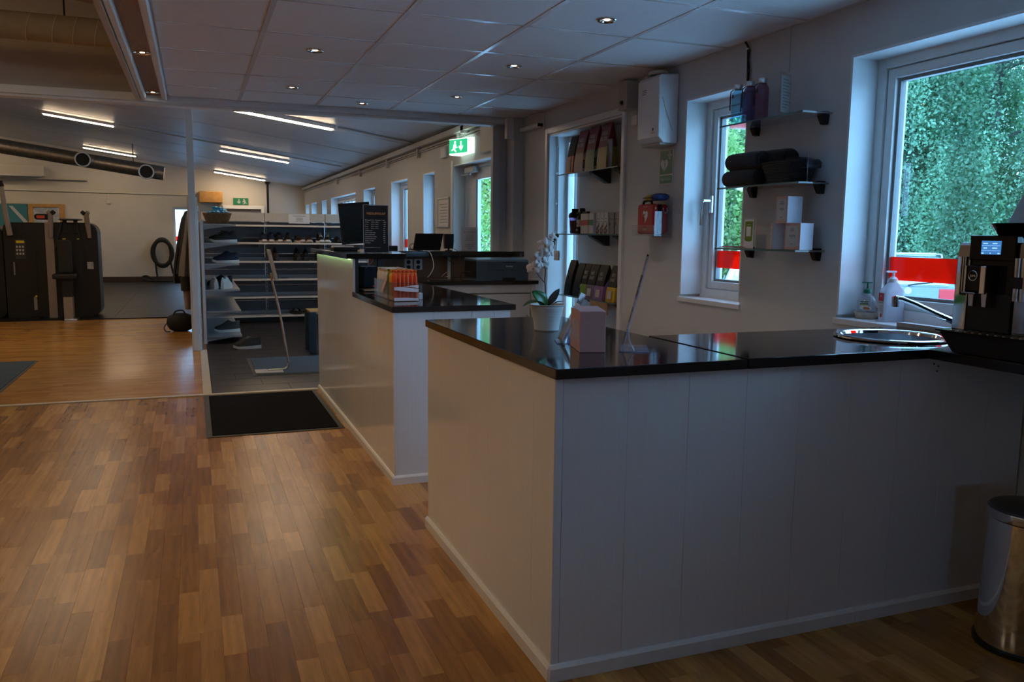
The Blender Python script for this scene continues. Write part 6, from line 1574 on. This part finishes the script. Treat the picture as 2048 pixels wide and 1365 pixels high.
wbox('sheet', 'paper', 2.694, 2.698, 9.05, 9.48, 1.34, 1.65, wp)
for a in ((9.03,9.50,1.645,1.665),(9.03,9.50,1.322,1.342)): wbox('frame_rail', 'steel_brushed', 2.682, 2.699, a[0], a[1], a[2], a[3], wp, bevel=.003)
wbox('frame_rail', 'steel_brushed', 2.685, 2.699, 9.03, 9.05, 1.342, 1.645, wp); wbox('frame_rail', 'steel_brushed', 2.685, 2.699, 9.48, 9.50, 1.342, 1.645, wp)
for k in range(7): wbox('text_line', 'print_grey', 2.6932, 2.694, 9.10, 9.42-.03*(k % 3), 1.38+k*.034, 1.386+k*.034, wp)
tag(wbox('smoke_alarm_box', 'white_plastic', 2.67, 2.699, 9.12, 9.30, 2.105, 2.225, bevel=.004), 'small white wall box left of the lit exit sign', 'alarm box')
tag(wbox('fuse_box', 'shelf_cream', 2.66, 2.699, 7.30, 7.86, 2.04, 2.30, bevel=.004), 'flat white cabinet on the wall beside the lit exit sign', 'fuse box')
tag(wbox('wall_pelmet', 'frame_orange', .16, .70, 21.7, 22.04, 1.95, 2.22, bevel=.01), 'brown box on the far wall behind the post', 'wall box')
vp = thing('vent_pipe', 'black vertical pipe on the far wall beside the exit sign', 'pipe', (1.78,21.9,1.5))
B().cyl((1.78,21.9,0),(1.78,21.9,2.46), .028, .028, 12).build('pipe', 'black_plastic', vp, smooth=True, world=True)
B().cyl((1.78,21.9,2.44),(1.78,21.9,2.50), .05, .07, 12).build('collar', 'black_plastic', vp, smooth=True, world=True)
th = thing('outdoor_thermometer', 'clear thermometer fixed on the large window pane', 'thermometer', (2.87,2.77,1.46))
wbox('scale', 'acrylic', 2.870, 2.8805, 2.756, 2.780, 1.35, 1.572, th, bevel=.002)
B().cyl((2.866,2.768,1.37),(2.866,2.768,1.55), .0022, .0022, 6).build('glass_tube', 'light_grey', th, world=True)
for k in range(12): wbox('tick', 'ink', 2.8675, 2.868, 2.757, 2.763, 1.375+k*.0145, 1.3765+k*.0145, th)

# ================================================================== outside
GZ = -.55
gr = struct(B().box(2.98,120,-60,140,GZ-.3,GZ).build('ground_outside', 'asphalt'), 'pale car park outside the windows')
struct(B().box(-120,2.96,-140,-4.82,GZ-.3,GZ).build('ground_behind', 'asphalt'), 'pale yard behind the building')
struct(B().box(-120,-.1,22.3,140,GZ-.3,GZ).build('ground_far', 'asphalt'), 'pale yard beyond the gym')
struct(B().box(19.5,90,-50,120,GZ,GZ+.05).build('lawn', 'grass'), 'lawn beyond the car park')
def tree(name, label, loc, crown_r, z0, z1, leafm, barkm, strands, per, leaf_s, droop, seed, group='trees outside the windows', shell=.45):
    t = thing(name, label, 'tree', loc, group=group); r = random.Random(seed)
    B().tube([(0,0,0),(.05,.03,(z1)*.35),(.0,.0,(z1)*.8)], [.26,.18,.05], 10).build('trunk', barkm, t, smooth=True)
    br = B()
    for k in range(18):
        a = r.random()*6.28; z = z0+(z1-z0)*(.25+.6*r.random()); l = crown_r*(.5+.4*r.random())
        br.tube([(0,0,z-.6),(l*.5*math.cos(a),l*.5*math.sin(a),z),(l*math.cos(a),l*math.sin(a),z-.1)], [.06,.035,.01], 5)
    br.build('branches', barkm, t, smooth=True)
    g = np.random.default_rng(seed)
    nk = 70 if droop >= .3 else strands
    kz = g.random(nk); ka = g.random(nk)*2*PI; kq = shell+(1-shell)*g.random(nk); ci = g.integers(0, nk, strands) if droop >= .3 else np.arange(strands)
    zz = z0+(z1-z0)*np.clip(kz[ci]+(g.normal(0, .035, strands) if droop >= .3 else 0), 0, 1); f = (zz-z0)/(z1-z0); an = ka[ci]+(g.normal(0, .13, strands) if droop >= .3 else 0); q = kq[ci]+(g.normal(0, .06, strands) if droop >= .3 else 0)
    rad = crown_r*q*np.sqrt(np.maximum(.05, 1-(2*f-1)**2*.75)); ln = droop*(.5+g.random(strands))
    s_ = np.tile(np.arange(per)/per, strands); rep = lambda v: np.repeat(v, per); m = strands*per
    sp_ = .16 if droop >= .3 else .40
    C = np.stack([rep(rad*np.cos(an)), rep(rad*np.sin(an)), rep(zz)-rep(ln)*s_], 1)+g.uniform(-sp_, sp_, (m, 3))
    C = C[C[:,2] > .25]; m = len(C)
    e = (leaf_s*(.7+.6*g.random(m)))[:,None]
    u1 = g.uniform(-1, 1, (m, 3)); u1[:,2] -= .35; u1 /= np.linalg.norm(u1, axis=1)[:,None]
    u2 = np.cross(u1, g.uniform(-1, 1, (m, 3))); u2 /= np.linalg.norm(u2, axis=1)[:,None]
    P_ = np.stack([C-u1*e, C+u2*e*.6, C+u1*e, C-u2*e*.6], 1).reshape(-1, 3)
    me = bpy.data.meshes.new('foliage'); me.vertices.add(4*m); me.vertices.foreach_set('co', P_.astype(np.float32).ravel())
    me.loops.add(4*m); me.loops.foreach_set('vertex_index', np.arange(4*m, dtype=np.int32))
    me.polygons.add(m); me.polygons.foreach_set('loop_start', np.arange(0, 4*m, 4, dtype=np.int32)); me.polygons.foreach_set('loop_total', np.full(m, 4, dtype=np.int32))
    me.update(calc_edges=True); me.materials.append(MATS[leafm])
    o_ = bpy.data.objects.new('foliage', me); COL.objects.link(o_); o_.parent = t
    return t
def polar(deg, dist): return (dist*math.sin(math.radians(deg)), dist*math.cos(math.radians(deg)), GZ)
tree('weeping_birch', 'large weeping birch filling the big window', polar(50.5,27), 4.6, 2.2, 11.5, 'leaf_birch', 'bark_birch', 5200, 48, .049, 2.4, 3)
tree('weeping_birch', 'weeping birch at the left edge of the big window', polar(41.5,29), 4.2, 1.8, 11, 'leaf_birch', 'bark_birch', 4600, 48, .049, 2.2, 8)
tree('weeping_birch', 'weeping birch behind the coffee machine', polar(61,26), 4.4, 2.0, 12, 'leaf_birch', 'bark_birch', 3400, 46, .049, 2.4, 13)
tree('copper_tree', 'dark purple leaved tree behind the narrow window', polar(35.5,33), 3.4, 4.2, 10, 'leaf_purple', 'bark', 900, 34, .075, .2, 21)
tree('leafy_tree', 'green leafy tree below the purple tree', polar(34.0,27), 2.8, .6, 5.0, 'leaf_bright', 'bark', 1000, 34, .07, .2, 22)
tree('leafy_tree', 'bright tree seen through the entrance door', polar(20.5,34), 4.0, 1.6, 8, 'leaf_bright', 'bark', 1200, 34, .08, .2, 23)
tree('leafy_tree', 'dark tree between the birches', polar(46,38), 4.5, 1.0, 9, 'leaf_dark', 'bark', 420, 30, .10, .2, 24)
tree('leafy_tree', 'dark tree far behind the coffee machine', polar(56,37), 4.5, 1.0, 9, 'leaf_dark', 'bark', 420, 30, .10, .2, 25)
for k, dg_ in enumerate((28,33,38,43,48,53,58,63)):
    tree('hedge_bush', '%s bush of the hedge across the car park' % ('leftmost','second leftmost','third leftmost','fourth leftmost','fourth rightmost','third rightmost','second rightmost','rightmost')[k], polar(dg_, 31+(k % 3)), 2.6, .3, 2.6, 'leaf_bright' if k % 3 == 0 else 'leaf_dark', 'bark', 170, 24, .11, .1, 40+k, group='hedge bushes')

def make_car(body, loc, heading, label):
    t = thing('estate_car', label, 'car', loc, rz=-heading)
    W = .88
    def sec(y, pts): return [(x, y, z) for x, z in pts]
    low = lambda w_, zt, zb=.28: [(-w_,zb),(w_,zb),(w_*1.02,.55),(w_,.82),(w_*.97,zt),(-w_*.97,zt),(-w_,.82),(-w_*1.02,.55)]
    B().loft([sec(0,low(W*.90,.90,.36)), sec(.06,low(W*.97,.93)), sec(.5,low(W,.95)), sec(3.0,low(W,.94)), sec(3.9,low(W*.96,.84)), sec(4.4,low(W*.86,.70)), sec(4.5,low(W*.74,.60,.36))]).build('body', body, t, smooth=True)
    gh = lambda w0, w1, z0, z1: [(-w0,z0),(w0,z0),(w1,z1),(w1*.8,z1+.035),(-w1*.8,z1+.035),(-w1,z1)]
    B().loft([sec(.04,gh(W*.93,W*.90,.88,.92)), sec(.34,gh(W*.95,W*.72,.90,1.42)), sec(1.3,gh(W*.95,W*.73,.90,1.46)), sec(2.3,gh(W*.95,W*.72,.90,1.42)), sec(3.1,gh(W*.92,W*.88,.90,.95))]).build('cabin', body, t, smooth=True)
    B().add([(-W*.78,.03,.945),(W*.78,.03,.945),(W*.62,.30,1.37),(-W*.62,.30,1.37)], [(0,1,2,3)]).build('rear_window', 'car_glass', t)
    for s in (-1, 1):
        B().add([(s*W*.945,.45,.95),(s*W*.945,2.75,.95),(s*W*.755,2.25,1.36),(s*W*.755,.55,1.36)], [(0,1,2,3) if s > 0 else (3,2,1,0)]).build('side_window', 'car_glass', t)
        B().box(min(s*W*.60,s*W*.96), max(s*W*.60,s*W*.96), -.02, .12, .62, .88).build('tail_light', 'tail_red', t, bevel=.02)
        B().tube([(s*W*.66,.45,1.44),(s*W*.66,.5,1.50),(s*W*.66,2.2,1.50),(s*W*.66,2.25,1.45)], .018, 6).build('roof_rail', 'steel_brushed', t, smooth=True)
        for y in (.85, 3.65):
            wh_ = B().cyl((s*W*.80,y,.31),(s*W*1.0,y,.31), .31, .31, 20).build('wheel', 'tyre', t, smooth=True)
            B().cyl((s*W*1.0,y,.31),(s*W*1.01,y,.31), .19, .17, 14).build('rim', 'steel_brushed', wh_, smooth=True)
    B().box(-W*.88,W*.88,-.06,.10,.30,.56).build('bumper', body, t, bevel=.03)
    pl = B().box(-.26,.26,-.025,-.010,.60,.71).build('number_plate', 'white_plastic', t)
    B().lathe([(.001,0),(.06,0),(.065,.012),(.001,.014)], n=20).build('badge', 'steel', t)
    bd_ = [c for c in t.children if c.name.startswith('badge')][0]; bd_.rotation_euler = (PI/2,0,0); bd_.location = (0,.0,.83)
    B().tube([(0,.015,.93),(.1,.03,.955),(.42,.06,.99)], .012, 6).build('rear_wiper', 'black_plastic', t, smooth=True)
    for y in (.75, 1.75): B().tube([(-W*.66,y,1.51),(W*.66,y,1.51)], .015, 6).build('roof_bar', 'steel_brushed', t, smooth=True)
    return t
p = polar(46.6,17.4); make_car('car_silver', p, math.radians(43), 'silver estate car with roof rails behind the big window')
p = polar(38.2,16.5); make_car('car_white', p, math.radians(36), 'white estate car behind the narrow window')
p = polar(56.0,17.0); make_car('car_red', p, math.radians(48), 'red estate car hidden behind the coffee machine')
sg_ = thing('road_sign', 'small blue parking sign behind the narrow window', 'road sign', polar(36.75,24))
B().cyl((0,0,0),(0,0,2.6), .03, .03, 10).build('pole', 'steel_brushed', sg_, smooth=True)
B().box(-.20,.20,-.04,-.02,1.95,2.45).build('plate', 'sign_blue', sg_)
